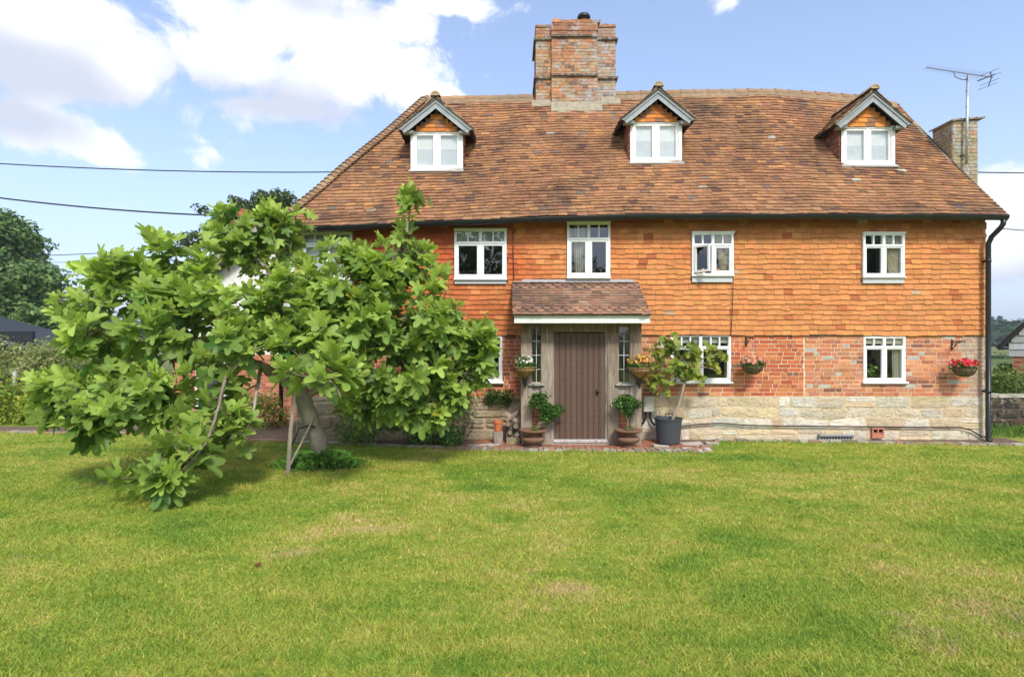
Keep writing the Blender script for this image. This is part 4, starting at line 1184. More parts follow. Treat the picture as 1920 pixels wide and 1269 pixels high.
mb.quad(a, b, c_, e_, (.06, .05, .04)); mb.quad(a + dn_, e_ + dn_, c_ + dn_, b + dn_, (.2, .16, .12)); mb.quad(a, a + dn_, b + dn_, b, (.1, .08, .06))
for s_, xx in ((-1, pxa), (1, pxb)):
    mb.add([Vector((xx - s_ * .03, PE.y + .05, PE.z - .02)), Vector((xx - s_ * .03, YW, PE.z - .02)), Vector((xx - s_ * .03, YW, PRd.z - .02))], ((0, 1, 2), (0, 2, 1)), (.25, .2, .16))
x = pxa + .02
while x < pxb - .1:
    arch_tile(mb, (x, YW - .09, PRd.z - .015), (x + .16, YW - .09, PRd.z - .02), .055, vary((.36, .30, .26)), th=.012); x += .16
mb.build('porch_roof', 'rooftile', po)
mb = MB(); mb.box(PX0 + .02, PX1 - .02, YW - .052, YW - .04, PRd.z - .0, PRd.z + .045, (.45, .46, .48)); mb.build('lead_flashing', 'plain', po)
# studded plank door
dr = sub('door', cot)
mb = MB(); da, db = X(1040, YP), X(1136, YP); dz0, dz1 = .13, Z(624, YP); yd = YP + .06
nb = 9; c0 = (.125, .076, .052)
for k in range(nb):
    a = da + (db - da) * k / nb; b = da + (db - da) * (k + 1) / nb
    mb.box(a + .003, b - .003, yd + rnd(0, .003), yd + .04, dz0, dz1, vary(c0, .07), bev=.003)
mb.box(da, db, yd + .03, yd + .05, dz0, dz1, (.03, .02, .02))
for k in range(1, nb):
    a = da + (db - da) * k / nb
    mb.box(a - .013, a + .013, yd - .010, yd + .0, dz0, dz1, vary((.115, .07, .05), .07), bev=.003)
    for e in (-.0165, .0135): mb.box(a + e, a + e + .003, yd - .003, yd + .01, dz0, dz1, (.03, .02, .015))
for k in range(1, nb):
    a = da + (db - da) * k / nb
    for r_ in range(17):
        z = dz0 + .06 + r_ * (dz1 - dz0 - .12) / 16; s_ = .007
        mb.add([(a - s_, yd - .0105, z - s_), (a + s_, yd - .0105, z - s_), (a + s_, yd - .0105, z + s_), (a - s_, yd - .0105, z + s_), (a, yd - .019, z)], ((0,1,4),(1,2,4),(2,3,4),(3,0,4)), (.085, .055, .045))
        for q in (-1, 1):
            mb.box(a + q * .020 - .004, a + q * .020 + .004, yd - .004, yd + .003, z - .004, z + .004, (.07, .05, .045))
mb.build('leaf', 'door', dr)
mb = MB(); hx, hz = X(1121, YP), Z(734, YP)
mb.lathe((0, 0, 0), [(.0, 0), (.03, .0), (.03, .006), (.012, .012), (.012, .03), (.026, .045), (.028, .058), (.018, .07), (.0, .072)], 14)
mb.v = [(hx + x_, yd - z_, hz + y_) for x_, y_, z_ in mb.v]
mb.tube([(hx + .0, yd - .012, hz - .02), (hx + .004, yd - .02, hz - .07)], [.008, .005], 6)
mb.build('handle', 'black', dr, smooth=True)
mb = MB(); mb.box(da - .03, db + .03, YP - .03, YP + .11, .075, .125, (.50, .47, .44), bev=.008); mb.box(da - .06, db + .06, YP - .01, YP + .13, .03, .074, (.38, .33, .29), bev=.005)
mb.box(da - .028, da - .002, yd - .02, yd + .05, .126, dz1 + .02, (.30, .24, .20)); mb.box(db + .002, db + .028, yd - .02, yd + .05, .126, dz1 + .02, (.44, .41, .38)); mb.build('door_frame', 'oak', dr)

# ------------------------------------------------------------------ things on the wall
def cable(name, pts, r, label, m='black', n=6):
    mb = MB(); mb.tube(pts, r, n, wob=0); o = mb.build(name, m, smooth=True); return tag(o, label, 'cable')
def sagline(a, b, sag, n=24):
    a, b = Vector(a), Vector(b); return [a.lerp(b, k / n) - Vector((0, 0, 4 * sag * (k / n) * (1 - k / n))) for k in range(n + 1)]
yc = YW - .075
cable('wall_cable', [(X(p, yc), yc + (0.02 if q > 628 else 0) + (0.0), Z(q, yc)) for p, q in ((1383, 432), (1376, 445), (1375, 500), (1374, 560), (1372, 600), (1371, 630))], .007, 'thin dark cable running down the hung tiles right of the open window')
cable('wall_cable', [(X(p, yc), yc, Z(q, yc)) for p, q in ((962, 430), (962, 460), (963, 500), (963, 532))], .007, 'thin dark cable running down the hung tiles to the left end of the porch roof')
yc2 = YW - .07
cable('wall_cable', [(X(p, yc2), yc2, Z(q, yc2)) for p, q in ((1222, 793), (1240, 801), (1270, 799), (1310, 795), (1350, 793), (1400, 797), (1450, 798), (1550, 799), (1650, 800), (1740, 801), (1800, 801), (1820, 806), (1840, 818), (1862, 822))], .013, 'black cable clipped along the pale stone foot of the wall')

mt = thing('meter_box', 'small beige meter cabinet on the stone wall just right of the porch', 'meter box', (X(1216, YW - .1), YW - .08, Z(770, YW)))
mb = MB(); a, b = X(1206, YW - .15), X(1226, YW - .15); mb.box(a, b, YW - .2, YW - .05, Z(770, YW), Z(741, YW), (.56, .52, .42), bev=.008); mb.box(a + .012, b - .012, YW - .206, YW - .2, Z(770, YW) + .012, Z(741, YW) - .012, (.58, .54, .44), bev=.004)
mb.build('cabinet', 'plain', mt)
for pts in (((1211, 772), (1211, 782), (1206, 792), (1200, 800)), ((1219, 772), (1219, 782), (1222, 791), (1228, 797))):
    mb = MB(); mb.tube([(X(p, YW - .1), YW - .1, Z(q, YW - .1)) for p, q in pts], .022, 8); mb.build('conduit', 'black', mt, smooth=True)

# hanging baskets with brackets
def flowers(parts, cen, rad, n, size, cols, seed):
    rg = np.random.default_rng(seed)
    d = rg.normal(size=(n, 3)); d[:, 2] = np.abs(d[:, 2]) * .9 + .1; d[:, 1] -= .35; d /= np.linalg.norm(d, axis=1)[:, None]
    for k in range(n):
        c = np.array(cen) + d[k] * np.array(rad) * rg.uniform(.8, 1.08); nn = d[k] + rg.normal(size=3) * .3; nn /= np.linalg.norm(nn)
        t = np.cross(nn, rg.normal(size=3)); t /= np.linalg.norm(t); b = np.cross(nn, t); s = size * rg.uniform(.7, 1.25); col = np.array(cols[rg.integers(len(cols))]) * rg.uniform(.85, 1.1)
        V = []
        for q in range(5):
            a = q * 2 * np.pi / 5; u = t * np.cos(a) + b * np.sin(a); v = -t * np.sin(a) + b * np.cos(a)
            V.append([c, c + u * s * .6 + v * s * .42 + nn * s * .12, c + u * s + nn * s * .05, c + u * s * .6 - v * s * .42 + nn * s * .12])
        parts.append((np.array(V), np.repeat(col[None], 5, 0)))
GREENS = [(.06, .14, .03), (.10, .20, .04), (.16, .26, .05)]
def hanging_basket(px, py, pxb, pyb, cols, label, seed, n=60, r=.19):
    Y = YW - .30; c = W(px, py, Y)
    t = thing('hanging_basket', label, 'flower basket', c, 'hanging baskets on iron brackets')
    mb = MB(); prof = [(0, -.17), (.06, -.165), (.12, -.13), (.165, -.07), (.185, 0)]
    mb.lathe(c, prof, 20, (.20, .15, .07)); mb.build('liner', 'log', t, smooth=True)
    mb = MB()
    for z, rr in ((0, .19), (-.07, .172), (-.13, .126)): mb.tube([(c.x + rr * math.cos(a), c.y + rr * math.sin(a), c.z + z) for a in np.linspace(0, 2 * math.pi, 25)], .004, 5, cap=False)
    for k in range(12): a = k * math.pi / 6; mb.tube([(c.x + rr * 1.03 * math.cos(a), c.y + rr * 1.03 * math.sin(a), c.z + z) for rr, z in prof], .003, 4)
    mb.build('wire_frame', 'black', t)
    mb = MB(); hook = Vector((X(pxb, YW) + .0, Y, Z(pyb, YW) - .02))
    hook = Vector((c.x, Y, Z(pyb, YW) - .04))
    for k in range(3): a = k * 2.094 + .5; mb.tube([(c.x + .185 * math.cos(a), c.y + .185 * math.sin(a), c.z), hook], .0035, 4)
    mb.build('chain', 'metal', t)
    mb = MB(); xb_ = c.x; zb_ = Z(pyb, YW)
    mb.beam((xb_, YW - .012, zb_ - .16), (xb_, YW - .012, zb_ + .03), .022, .012, up=(0, 1, 0)); mb.tube([(xb_, YW - .01, zb_), (xb_, YW - .33, zb_ + .005)], .008, 6)
    mb.tube([(xb_, YW - .02, zb_ - .14), (xb_, YW - .08, zb_ - .10), (xb_, YW - .12, zb_ - .05), (xb_, YW - .16, zb_ - .03), (xb_, YW - .25, zb_ - .005)], .007, 6)
    cc = [(xb_, YW - .06 + .03 * math.cos(a), zb_ - .045 + .03 * math.sin(a)) for a in np.linspace(0, 5.5, 12)]; mb.tube(cc, .006, 5); mb.tube([hook, (c.x, Y, zb_)], .006, 5)
    mb.build('bracket', 'black', t)
    parts = [leaf_cloud((c.x, c.y, c.z + .03), (.22, .2, .11), 260, .03, GREENS, seed=seed)]
    merge_leaves('greenery', parts, 'foliage', t); parts = []
    flowers(parts, (c.x, c.y, c.z + .04), (.235, .22, .13), n, .032, cols, seed); merge_leaves('flowers', parts, 'petal', t)
    return t
hanging_basket(1411, 684, 1405, 634, [(.80, .33, .20), (.85, .45, .33), (.75, .25, .14), (.85, .6, .5)], 'hanging basket of salmon pink flowers on the brick wall between two ground floor windows', 3, 70)
hanging_basket(1808, 689, 1797, 640, [(.75, .02, .03), (.80, .05, .04), (.62, .02, .12), (.70, .03, .02)], 'hanging basket of bright red flowers at the right end of the brick wall', 5, 60)

def cone_basket(px, py, cols, label, seed, spread=(.19, .17, .13), fcol_n=60):
    Y = YP - .17; c = W(px, py, Y)
    t = thing('wall_basket', label, 'flower basket', c, 'cone baskets on the porch posts')
    mb = MB(); prof = [(.015, -.20), (.05, -.16), (.10, -.115), (.15, -.075), (.185, -.045), (.20, 0), (.19, .01)]
    mb.lathe(c, prof, 22, (.50, .28, .12)); mb.build('liner', 'log', t, smooth=True)
    mb = MB()
    for k in range(16):
        a = k * math.pi / 8; mb.tube([(c.x + rr * 1.04 * math.cos(a), c.y + rr * 1.04 * math.sin(a), c.z + z) for rr, z in prof[:-1]], .0035, 4)
    mb.tube([(c.x + .205 * math.cos(a), c.y + .205 * math.sin(a), c.z) for a in np.linspace(0, 2 * math.pi, 25)], .006, 5, cap=False)
    mb.lathe(c, [(.0, -.36), (.012, -.35), (.05, -.20), (.052, -.185)], 10); mb.beam((c.x, YP - .01, c.z - .3), (c.x, YP - .01, c.z + .03), .03, .015, up=(0, 1, 0)); mb.beam((c.x, YP - .01, c.z - .26), (c.x, c.y, c.z - .27), .01, .02)
    mb.build('wire_frame', 'black', t)
    parts = [leaf_cloud((c.x, c.y, c.z + .05), spread, 420, .028, GREENS + [(.22, .30, .08)], seed=seed)]
    merge_leaves('greenery', parts, 'foliage', t); parts = []
    flowers(parts, (c.x, c.y, c.z + .08), (spread[0] * 1.02, spread[1], spread[2]), fcol_n, .026, cols, seed); merge_leaves('flowers', parts, 'petal', t)
cone_basket(984, 689, [(.82, .80, .70), (.85, .84, .80)], 'cone basket of white flowers on the left porch post', 11, (.17, .15, .13), 34)
cone_basket(1199, 690, [(.80, .55, .03), (.80, .45, .10), (.82, .65, .08), (.75, .30, .10)], 'cone basket of yellow and orange flowers on the right porch post', 12, (.22, .17, .15), 90)

# cast iron urns with small clipped shrubs
def urn(px, label, lean, seed, crown):
    Y = YP - .22; x = X(px, Y)
    t = thing('plant_urn', label, 'plant pot', (x, Y, .04), 'rusty iron urns either side of the door')
    mb = MB()
    prof = [(.0, .0), (.11, .0), (.10, .03), (.06, .055), (.16, .085), (.19, .115), (.20, .145), (.19, .165), (.10, .18), (.07, .20), (.09, .225), (.18, .25), (.235, .275), (.245, .30), (.23, .305), (.20, .29), (.0, .28)]
    mb.lathe((x, Y, .04), prof, 26, (.215, .115, .07))
    mb.build('urn', 'rust', t, smooth=True)
    cc = [W(a, b, Y) for a, b in crown]
    mb = MB(); top = cc[0]
    for k in range(4):
        bx_ = x + rnd(-.05, .05); mb.tube([(bx_, Y, .31), ((bx_ + top.x) / 2 + rnd(-.05, .05), Y, .42), (cc[k % len(cc)].x, Y + rnd(-.05, .05), cc[k % len(cc)].z)], [.012, .009, .006], 6, (.20, .15, .10))
    mb.build('stem', 'bark', t)
    parts = []
    for k, c in enumerate(cc):
        parts.append(leaf_cloud(c, (.15, .13, .11), 330, .028, [(.045, .12, .025), (.08, .18, .035), (.14, .27, .05)], seed=seed + k, shell=.15, up=.5, lump=.7))
    parts.append(leaf_cloud((x + .03, Y, .36), (.08, .07, .06), 60, .022, [(.14, .24, .05)], seed=seed))
    merge_leaves('foliage', parts, 'foliage', t)
urn(1000, 'rusty iron urn with a lopsided clipped green shrub left of the door', 1, 30, [(1022, 762), (1006, 752), (1036, 772), (1024, 782), (1014, 745), (1043, 768)])
urn(1178, 'rusty iron urn with a round clipped green shrub right of the door', 0, 50, [(1175, 757), (1163, 755), (1188, 755), (1178, 770), (1174, 748)])

# black tub with a leaning vine tree
Y = 10.12; x = X(1253, Y); t = thing('potted_tree', 'small leaning tree with round lime green leaves in a large black tub', 'potted tree', (x, Y, .04))
mb = MB(); mb.lathe((x, Y, .04), [(.0, .0), (.185, .0), (.20, .02), (.235, .42), (.245, .42), (.25, .45), (.235, .455), (.225, .43), (.22, .40), (.0, .39)], 28)
for s_ in (-1, 1):
    a = R(70) if s_ > 0 else R(250) - .6
    pts = [(x + .235 * math.cos(a + q), Y + .235 * math.sin(a + q), .04 + z) for q, z in ((-.3, .45), (-.28, .49), (0, .5), (.28, .49), (.3, .45))]; mb.tube(pts, .012, 6)
mb.c = [(.055, .06, .066)] * len(mb.c); mb.build('tub', 'plain', t)
mb = MB(); V_ = lambda a, b, y=Y: W(a, b, y)
tr = [V_(1257, 800), V_(1263, 780), V_(1272, 760), V_(1278, 740), V_(1284, 715), V_(1290, 700)]
mb.tube(tr, [.03, .028, .026, .024, .022, .02], 9, (.34, .27, .20), wob=.06)
br = [[(1284, 715), (1262, 700), (1240, 690), (1222, 700)], [(1290, 700), (1300, 685), (1322, 670), (1345, 664)], [(1290, 700), (1285, 680), (1270, 660), (1262, 648)], [(1287, 705), (1265, 712), (1240, 720), (1225, 735)], [(1300, 685), (1330, 690), (1345, 695)], [(1285, 680), (1262, 672), (1238, 665)], [(1288, 690), (1318, 682), (1350, 672)]]
tips = []
for b in br:
    pts = [V_(p, q, Y - .02 * i + rnd(-.03, .03)) for i, (p, q) in enumerate(b)]; mb.tube(pts, np.linspace(.015, .005, len(pts)), 6, (.32, .25, .19)); tips += pts[1:]
mb.build('trunk', 'bark', t, smooth=True)
def round_leaves(cens, n, size, cols, seed, sp=.1):
    rg = np.random.default_rng(seed); Vs, Cs = [], []
    for k in range(n):
        c = np.array(cens[rg.integers(len(cens))]) + rg.normal(size=3) * sp; nn = rg.normal(size=3) * .6 + np.array([0, -.7, .7]); nn /= np.linalg.norm(nn)
        tt = np.cross(nn, rg.normal(size=3)); tt /= np.linalg.norm(tt); b = np.cross(nn, tt); s = size * rg.uniform(.6, 1.2); col = np.array(cols[rg.integers(len(cols))]) * rg.uniform(.8, 1.2)
        ring = [c + (tt * np.cos(a) + b * np.sin(a)) * s * (1 + .13 * math.cos(5 * a)) + nn * s * .15 * math.cos(2 * a) for a in np.linspace(0, 2 * np.pi, 11)[:-1]]
        for q in range(0, 10, 2): Vs.append([c, ring[q], ring[q + 1], ring[(q + 2) % 10]]); Cs.append(col)
    return np.array(Vs), np.array(Cs)
VINE = [(.22, .30, .045), (.30, .36, .05), (.16, .26, .05), (.36, .38, .07)]
clus = [V_(a, b, Y + rnd(-.12, .08)) for a, b in ((1232, 660), (1240, 672), (1258, 655), (1270, 665), (1290, 655), (1300, 662), (1320, 655), (1335, 662), (1235, 690), (1250, 700), (1270, 690), (1290, 690), (1300, 700), (1280, 705), (1240, 710), (1222, 705), (1265, 680), (1255, 715), (1285, 675), (1248, 645), (1262, 640))]
clus2 = [V_(a, b, Y + rnd(-.05, .05)) for a, b in ((1352, 670), (1333, 683), (1345, 693), (1360, 668), (1328, 678), (1312, 712), (1228, 732), (1222, 722), (1250, 735), (1352, 664))]
parts = [round_leaves([tuple(c) for c in clus], 280, .055, VINE, 5, .065), round_leaves([tuple(c) for c in clus2], 70, .05, VINE + [(.42, .42, .06)], 6, .04)]
merge_leaves('foliage', parts, 'leaf', t)

# vent, airbrick
t = thing('air_vent', 'long low metal ventilation grille at the foot of the stone wall', 'vent', (X(1562, YW), YW - .05, .03))
mb = MB(); a, b = X(1532, YW), X(1596, YW); mb.box(a, b, YW - .075, YW - .04, .03, .13, (.34, .33, .31)); mb.box(a - .01, b + .01, YW - .12, YW - .04, .10, .115, (.22, .22, .22))
for k in range(11): xx = a + .03 + k * (b - a - .05) / 11; mb.box(xx, xx + .03, YW - .077, YW - .0751, .045, .085, (.03, .03, .03))
mb.build('grille', 'plain', t)
t = MB(); a, b = X(1631, YW), X(1653, YW)
for (p, q, z0_, z1_) in ((a, b, .06, .14), (a, b, .145, .16), (a, b, .225, .245), (a, a + .02, .16, .225), (b - .02, b, .16, .225), ((a + b) / 2 - .01, (a + b) / 2 + .01, .16, .225)): t.box(p, q, YW - .075, YW - .02, z0_, z1_, (.50, .20, .12))
t.box(a + .005, b - .005, YW - .03, YW - .019, .15, .24, (.02, .02, .02))
tag(t.build('airbrick', 'brick'), 'terracotta airbrick let into the pale stone wall right of the metal vent', 'airbrick')

# television aerial
t = thing('television_aerial', 'television aerial on a tall galvanised pole fixed to the right hand chimney', 'aerial', W(1812, 308, 11.5))
mb = MB(); ya = 11.5; mb.tube([W(1812, 308, ya), W(1814.5, 145, ya)], .025, 10); 
for py in (170, 200, 230, 255): mb.tube([W(1813.3, py, ya) - Vector((0, 0, .01)), W(1813.3, py, ya) + Vector((0, 0, .01))], .03, 8)
mb.build('pole', 'metal', t, smooth=True)
mb = MB(); mb.tube([W(1812, 290, ya) + Vector((-.07, .1, 0)), W(1812, 290, ya) + Vector((0, 0, 0)), W(1812, 290, ya) + Vector((.07, .1, 0))], .012, 6); mb.build('bracket', 'black', t)
mb = MB(); A0, A1 = W(1737, 127, ya + .25), W(1862, 146, ya - .25); mb.beam(A0, A1, .014, .014, (.4, .4, .4)); dirA = (A1 - A0).normalized(); side = Vector((.42, -.75, .5)).normalized()
for k in range(20):
    p = A0.lerp(A1, k / 21); L_ = .055 + .035 * (k / 20); mb.tube([p - side * L_ , p + side * L_ * 1.2], .0035, 4)
mb.tube([A0.lerp(A1, .42), A0.lerp(A1, .44) - Vector((0, 0, .10)), W(1814, 150, ya) + Vector((-.1, 0, 0)), W(1814, 149, ya)], .009, 6); mb.tube([W(1814, 149, ya), A0.lerp(A1, .62) - Vector((0, 0, .06)), A0.lerp(A1, .63)], .009, 6)
mb.c = [(.16, .16, .17)] * len(mb.c); mb.build('boom', 'plain', t)
mb = MB(); c = A0.lerp(A1, .93); rs_ = Vector((.85, 0, .33)).normalized()
mb.tube([c + Vector((.04, 0, .10)), c + Vector((.07, 0, 0)), c + Vector((.0, 0, -.19))], .009, 6); mb.beam(c - rs_ * .22, c + rs_ * .14, .02, .02, (.1, .1, .1))
for o in ((.04, .10), (.07, .02), (.03, -.1), (.0, -.18)):
    q = c + Vector((o[0], 0, o[1])); mb.tube([q - rs_ * .21, q + rs_ * .2], .004, 4)
mb.build('reflector', 'black', t)

# overhead cables
def wire(a, b, sag, r, label):
    return tag(cable('overhead_cable', sagline(a, b, sag), r, label, 'black', 6), label, 'cable')
def pole(x, y, h): pass
wire(W(-520, 262, 15), W(690, 322, 15.3), .28, .015, 'uppermost overhead cable reaching the left slope of the roof')
wire(W(-520, 262 + 15, 14), W(400, 404, 14), .30, .02, 'thick overhead cable dropping to the top of the fig tree')
wire(W(-300, 478, 24), W(400, 460, 24), .25, .016, 'low overhead cable passing in front of the distant tree')
wire(W(-300, 492, 26), W(330, 490, 26), .03, .010, 'faintest and lowest overhead cable near the distant tree')
wire(W(1825, 323, 13), W(2300, 318, 13), .05, .013, 'overhead cable leaving the right hand chimney')
wire(W(1868, 428, 11.5), W(2300, 446, 11.5), .05, .009, 'thin overhead cable leaving the right eaves of the cottage')

# timber, logs and a terracotta pot beside the porch
t = MB(); Yp = 10.22
for k, (a0, a1) in enumerate((((972, 832), (985, 700)), ((965, 832), (980, 742)))):
    t.beam(W(a0[0], a0[1], Yp), W(a1[0], a1[1], Yp + .2), .07, .03, vary((.36, .31, .26)), up=(0, 1, 0))
tag(t.build('leaning_planks', 'oak'), 'two grey boards leaning against the left side of the porch', 'planks')
def log(a, b, r, label, c=(.30, .24, .18), split=True):
    m = MB(); m.tube([a, Vector(a).lerp(Vector(b), .5), b], [r, r * 1.03, r * .96], 9, vary(c), wob=.10); o = m.build('log', 'log'); return tag(o, label, 'log', 'logs piled beside the porch')
lg = [((928, 800), (950, 823), .055, 'upright bark covered log carrying the terracotta pot'),]
m = MB(); p = W(934, 832, 10.1)
for k in range(7): a = k * .9; m.tube([(p.x + .05 * math.cos(a), p.y + .05 * math.sin(a), .02), (p.x + .055 * math.cos(a), p.y + .055 * math.sin(a), .26)], .03, 7, vary((.38, .32, .26)), wob=.1)
tag(m.build('log', 'log'), 'fluted grey log standing upright under the terracotta pot', 'log', 'logs piled beside the porch')
log((W(946, 775, 10.2)), W(972, 792, 10.3), .05, 'weathered split log lying topmost on the pile', (.34, .28, .22))
log(W(948, 790, 10.15), W(972, 772, 10.3), .04, 'thin dark log crossing under the topmost one', (.22, .17, .13))
log(W(950, 802, 10.25), W(973, 808, 10.25), .05, 'dark log in the middle of the pile by the porch', (.12, .09, .07))
log(W(948, 818, 10.2), W(973, 820, 10.25), .06, 'dark log at the bottom of the pile by the porch', (.10, .08, .06))
for i_, (px, py, rr_, lab) in enumerate(((953, 795, .045, 'round log end second from the top of the dark stack'), (967, 799, .05, 'largest pale log end against the porch post'), (956, 811, .042, 'small round log end in the middle of the stack'), (969, 815, .045, 'dark log end low against the porch post'))):
    m = MB(); p = W(px, py, 10.12); m.tube([p, p + Vector((.01, .3, 0))], [rr_, rr_], 10, vary((.15, .115, .09)), wob=.12, cap=False)
    m.add([p + Vector((rr_ * .95 * math.cos(a), -.002, rr_ * .95 * math.sin(a))) for a in np.linspace(0, 6.28, 11)[:-1]], (tuple(range(10)),), vary((.24, .185, .135)))
    tag(m.build('log', 'log'), lab, 'log', 'logs piled beside the porch')
m = MB(); q = W(482, 1067, F * CZ / (1067 - HZ))
m.add([(q.x - .03, q.y - .01, .03), (q.x, q.y - .03, .045), (q.x + .035, q.y, .03), (q.x + .01, q.y + .03, .05), (q.x - .02, q.y + .02, .035), (q.x, q.y, .03)], ((5, 0, 1), (5, 1, 2), (5, 2, 3), (5, 3, 4), (5, 4, 0)), (.20, .06, .035))
tag(m.build('fallen_leaf', 'foliage'), 'single curled red brown leaf lying on the open lawn', 'leaf')
m = MB(); p = W(962, 834, 10.05)
for k in range(6): m.tube([(p.x - .10 + k * .04, p.y, .02), (p.x - .10 + k * .04, p.y, .155 + rnd(-.01, .01))], .021, 7, vary((.34, .30, .18)))
tag(m.build('log_roll', 'log'), 'short length of upright log edging at the foot of the porch', 'edging')
m = MB(); p = W(934, 800, 10.1); m.lathe((p.x, p.y, .262), [(.0, .0), (.062, .0), (.08, .14), (.088, .14), (.09, .185), (.08, .185), (.075, .15), (.0, .145)], 22); 
tag(m.build('terracotta_pot', 'terra', smooth=False), 'empty orange terracotta pot standing on an upright log', 'plant pot')
m = MB()
for (px, py, l, an) in ((905, 838, .3, .2), (890, 840, .22, -.1), (925, 836, .2, .35)):
    p = W(px, py, 9.85); m.beam((p.x - l / 2, 9.85, .05), (p.x + l / 2, 9.85 + l * an, .06), .05, .03, vary((.50, .46, .40)))
tag(m.build('wood_scraps', 'oak'), 'pale broken sticks lying on the bed left of the log pile', 'sticks')

# ================================================================== PLANTS
def plant(name, label, cat, base, blobs_, m='foliage', stems=(), scol=(.2, .16, .1), group=None):
    t = thing(name, label, cat, base, group)
    if stems:
        mb = MB()
        for pts, r0, r1 in stems: mb.tube(pts, np.linspace(r0, r1, len(pts)), 7, vary(scol), wob=.05)
        mb.build('trunk' if cat == 'tree' else 'stem', 'bark', t, smooth=True)
    merge_leaves('crown' if cat == 'tree' else 'foliage', blobs_, m, t)
    return t
def shrub_blobs(px0, px1, py0, py1, Y, n, size, cols, k=8, seed=0, deep=.35, zmin=.01):
    rg = random.Random(seed); out = []
    for i in range(k):
        px = rg.uniform(px0, px1); py = rg.uniform(py0 + (py1 - py0) * .25, py1); c = W(px, py, Y + rg.uniform(-deep, deep) * .6)
        r_ = (py1 - py0) / F * Y * rg.uniform(.3, .5); rx = max(r_, (px1 - px0) / F * Y / k * .9)
        out.append(leaf_cloud(c, (rx, deep * .7, r_), n // k, size, cols, seed=seed + i, zmin=zmin, shell=.3))
    return out
plant('bed_shrub', 'feathery light green herb clump in the bed just right of the fig trunk', 'shrub', W(700, 830, 10.2), shrub_blobs(645, 745, 765, 832, 10.15, 1800, .028, [(.20, .32, .07), (.28, .40, .10), (.13, .22, .05)], seed=1), stems=[([W(690, 830, 10.2), W(665, 730, 10.3)], .01, .004), ([W(700, 830, 10.2), W(705, 720, 10.3)], .01, .004)])
plant('bed_shrub', 'dark green leafy ground cover in the bed under the right side of the fig', 'shrub', W(790, 835, 10.1), shrub_blobs(735, 855, 775, 838, 10.1, 2400, .032, [(.07, .16, .035), (.12, .24, .05), (.18, .31, .07)], seed=2))
plant('bed_shrub', 'tall wispy shrub against the stone wall left of the log pile', 'shrub', W(845, 800, 10.35), shrub_blobs(800, 880, 700, 790, 10.35, 1500, .028, [(.09, .16, .04), (.14, .22, .06)], seed=3, deep=.2), stems=[([W(830, 830, 10.35), W(835, 720, 10.35)], .012, .005), ([W(840, 830, 10.35), W(862, 730, 10.35)], .012, .005)])
plant('ledge_plant', 'small trailing green plant growing on the stone ledge left of the porch', 'plant', W(942, 752, 10.45), shrub_blobs(915, 958, 728, 760, 10.45, 700, .026, [(.05, .13, .03), (.09, .18, .04)], seed=4, deep=.12, zmin=None), stems=[([W(940, 764, 10.5), W(938, 742, 10.45)], .006, .003)])
plant('bed_shrub', 'yellow green bushy plant in front of the side house brickwork', 'shrub', W(490, 795, 12.2), shrub_blobs(445, 530, 735, 795, 12.2, 1600, .035, [(.22, .28, .05), (.30, .32, .07), (.15, .2, .04)], seed=5))
plant('hedge', 'loose yellow green hedge behind the brick edging at the far left', 'hedge', W(20, 800, 12.7), shrub_blobs(-180, 140, 712, 802, 12.9, 9000, .05, [(.28, .36, .045), (.40, .44, .06), (.17, .26, .04)], k=22, seed=6, deep=.7))
plant('spreading_shrub', 'flat layered grey green spreading shrub in front of the dark barn', 'shrub', W(80, 760, 17), shrub_blobs(-30, 190, 635, 705, 17, 6000, .05, [(.30, .34, .12), (.22, .26, .09), (.38, .39, .16)], k=20, seed=7, deep=1.0),
      stems=[([W(90, 780, 17), W(88, 700, 17), W(100, 665, 17), W(118, 640, 17)], .05, .02), ([W(88, 700, 17), W(50, 680, 17), W(20, 670, 17)], .04, .015)], scol=(.34, .29, .2))

# long grass tuft round the fig trunk
n = 5200; cx, cy = X(600, 8.5), 8.45
ang = RNG.random(n) * 2 * np.pi; rr = np.minimum(np.abs(RNG.normal(size=n)) * .30, .75); bx_ = cx + np.cos(ang) * rr * 1.0; by_ = cy + np.sin(ang) * rr * .55
h = RNG.uniform(.05, .27, n) * np.exp(-(rr / .55) ** 2) + .02; la = ang + RNG.normal(size=n) * .6; le = h * RNG.uniform(.3, 1.1, n); ww = .004
V = np.zeros((n, 4, 3)); pa = RNG.random(n) * 2 * np.pi
V[:, 0] = np.stack([bx_ - np.cos(pa) * ww, by_ - np.sin(pa) * ww, np.zeros(n)], 1); V[:, 1] = np.stack([bx_ + np.cos(pa) * ww, by_ + np.sin(pa) * ww, np.zeros(n)], 1)
V[:, 2] = np.stack([bx_ + np.cos(la) * le * .4 + np.cos(pa) * ww * .8, by_ + np.sin(la) * le * .4, h * .8], 1); V[:, 3] = np.stack([bx_ + np.cos(la) * le, by_ + np.sin(la) * le, h * .85], 1)
C = np.array([(.11, .24, .04)]) * RNG.uniform(.45, 1.9, n)[:, None]
tag(np_mesh('grass_tuft', V.reshape(-1, 3), np.arange(n * 4).reshape(-1, 4), C, 'foliage'), 'long dark green grass growing round the foot of the fig trunk', 'grass tuft')

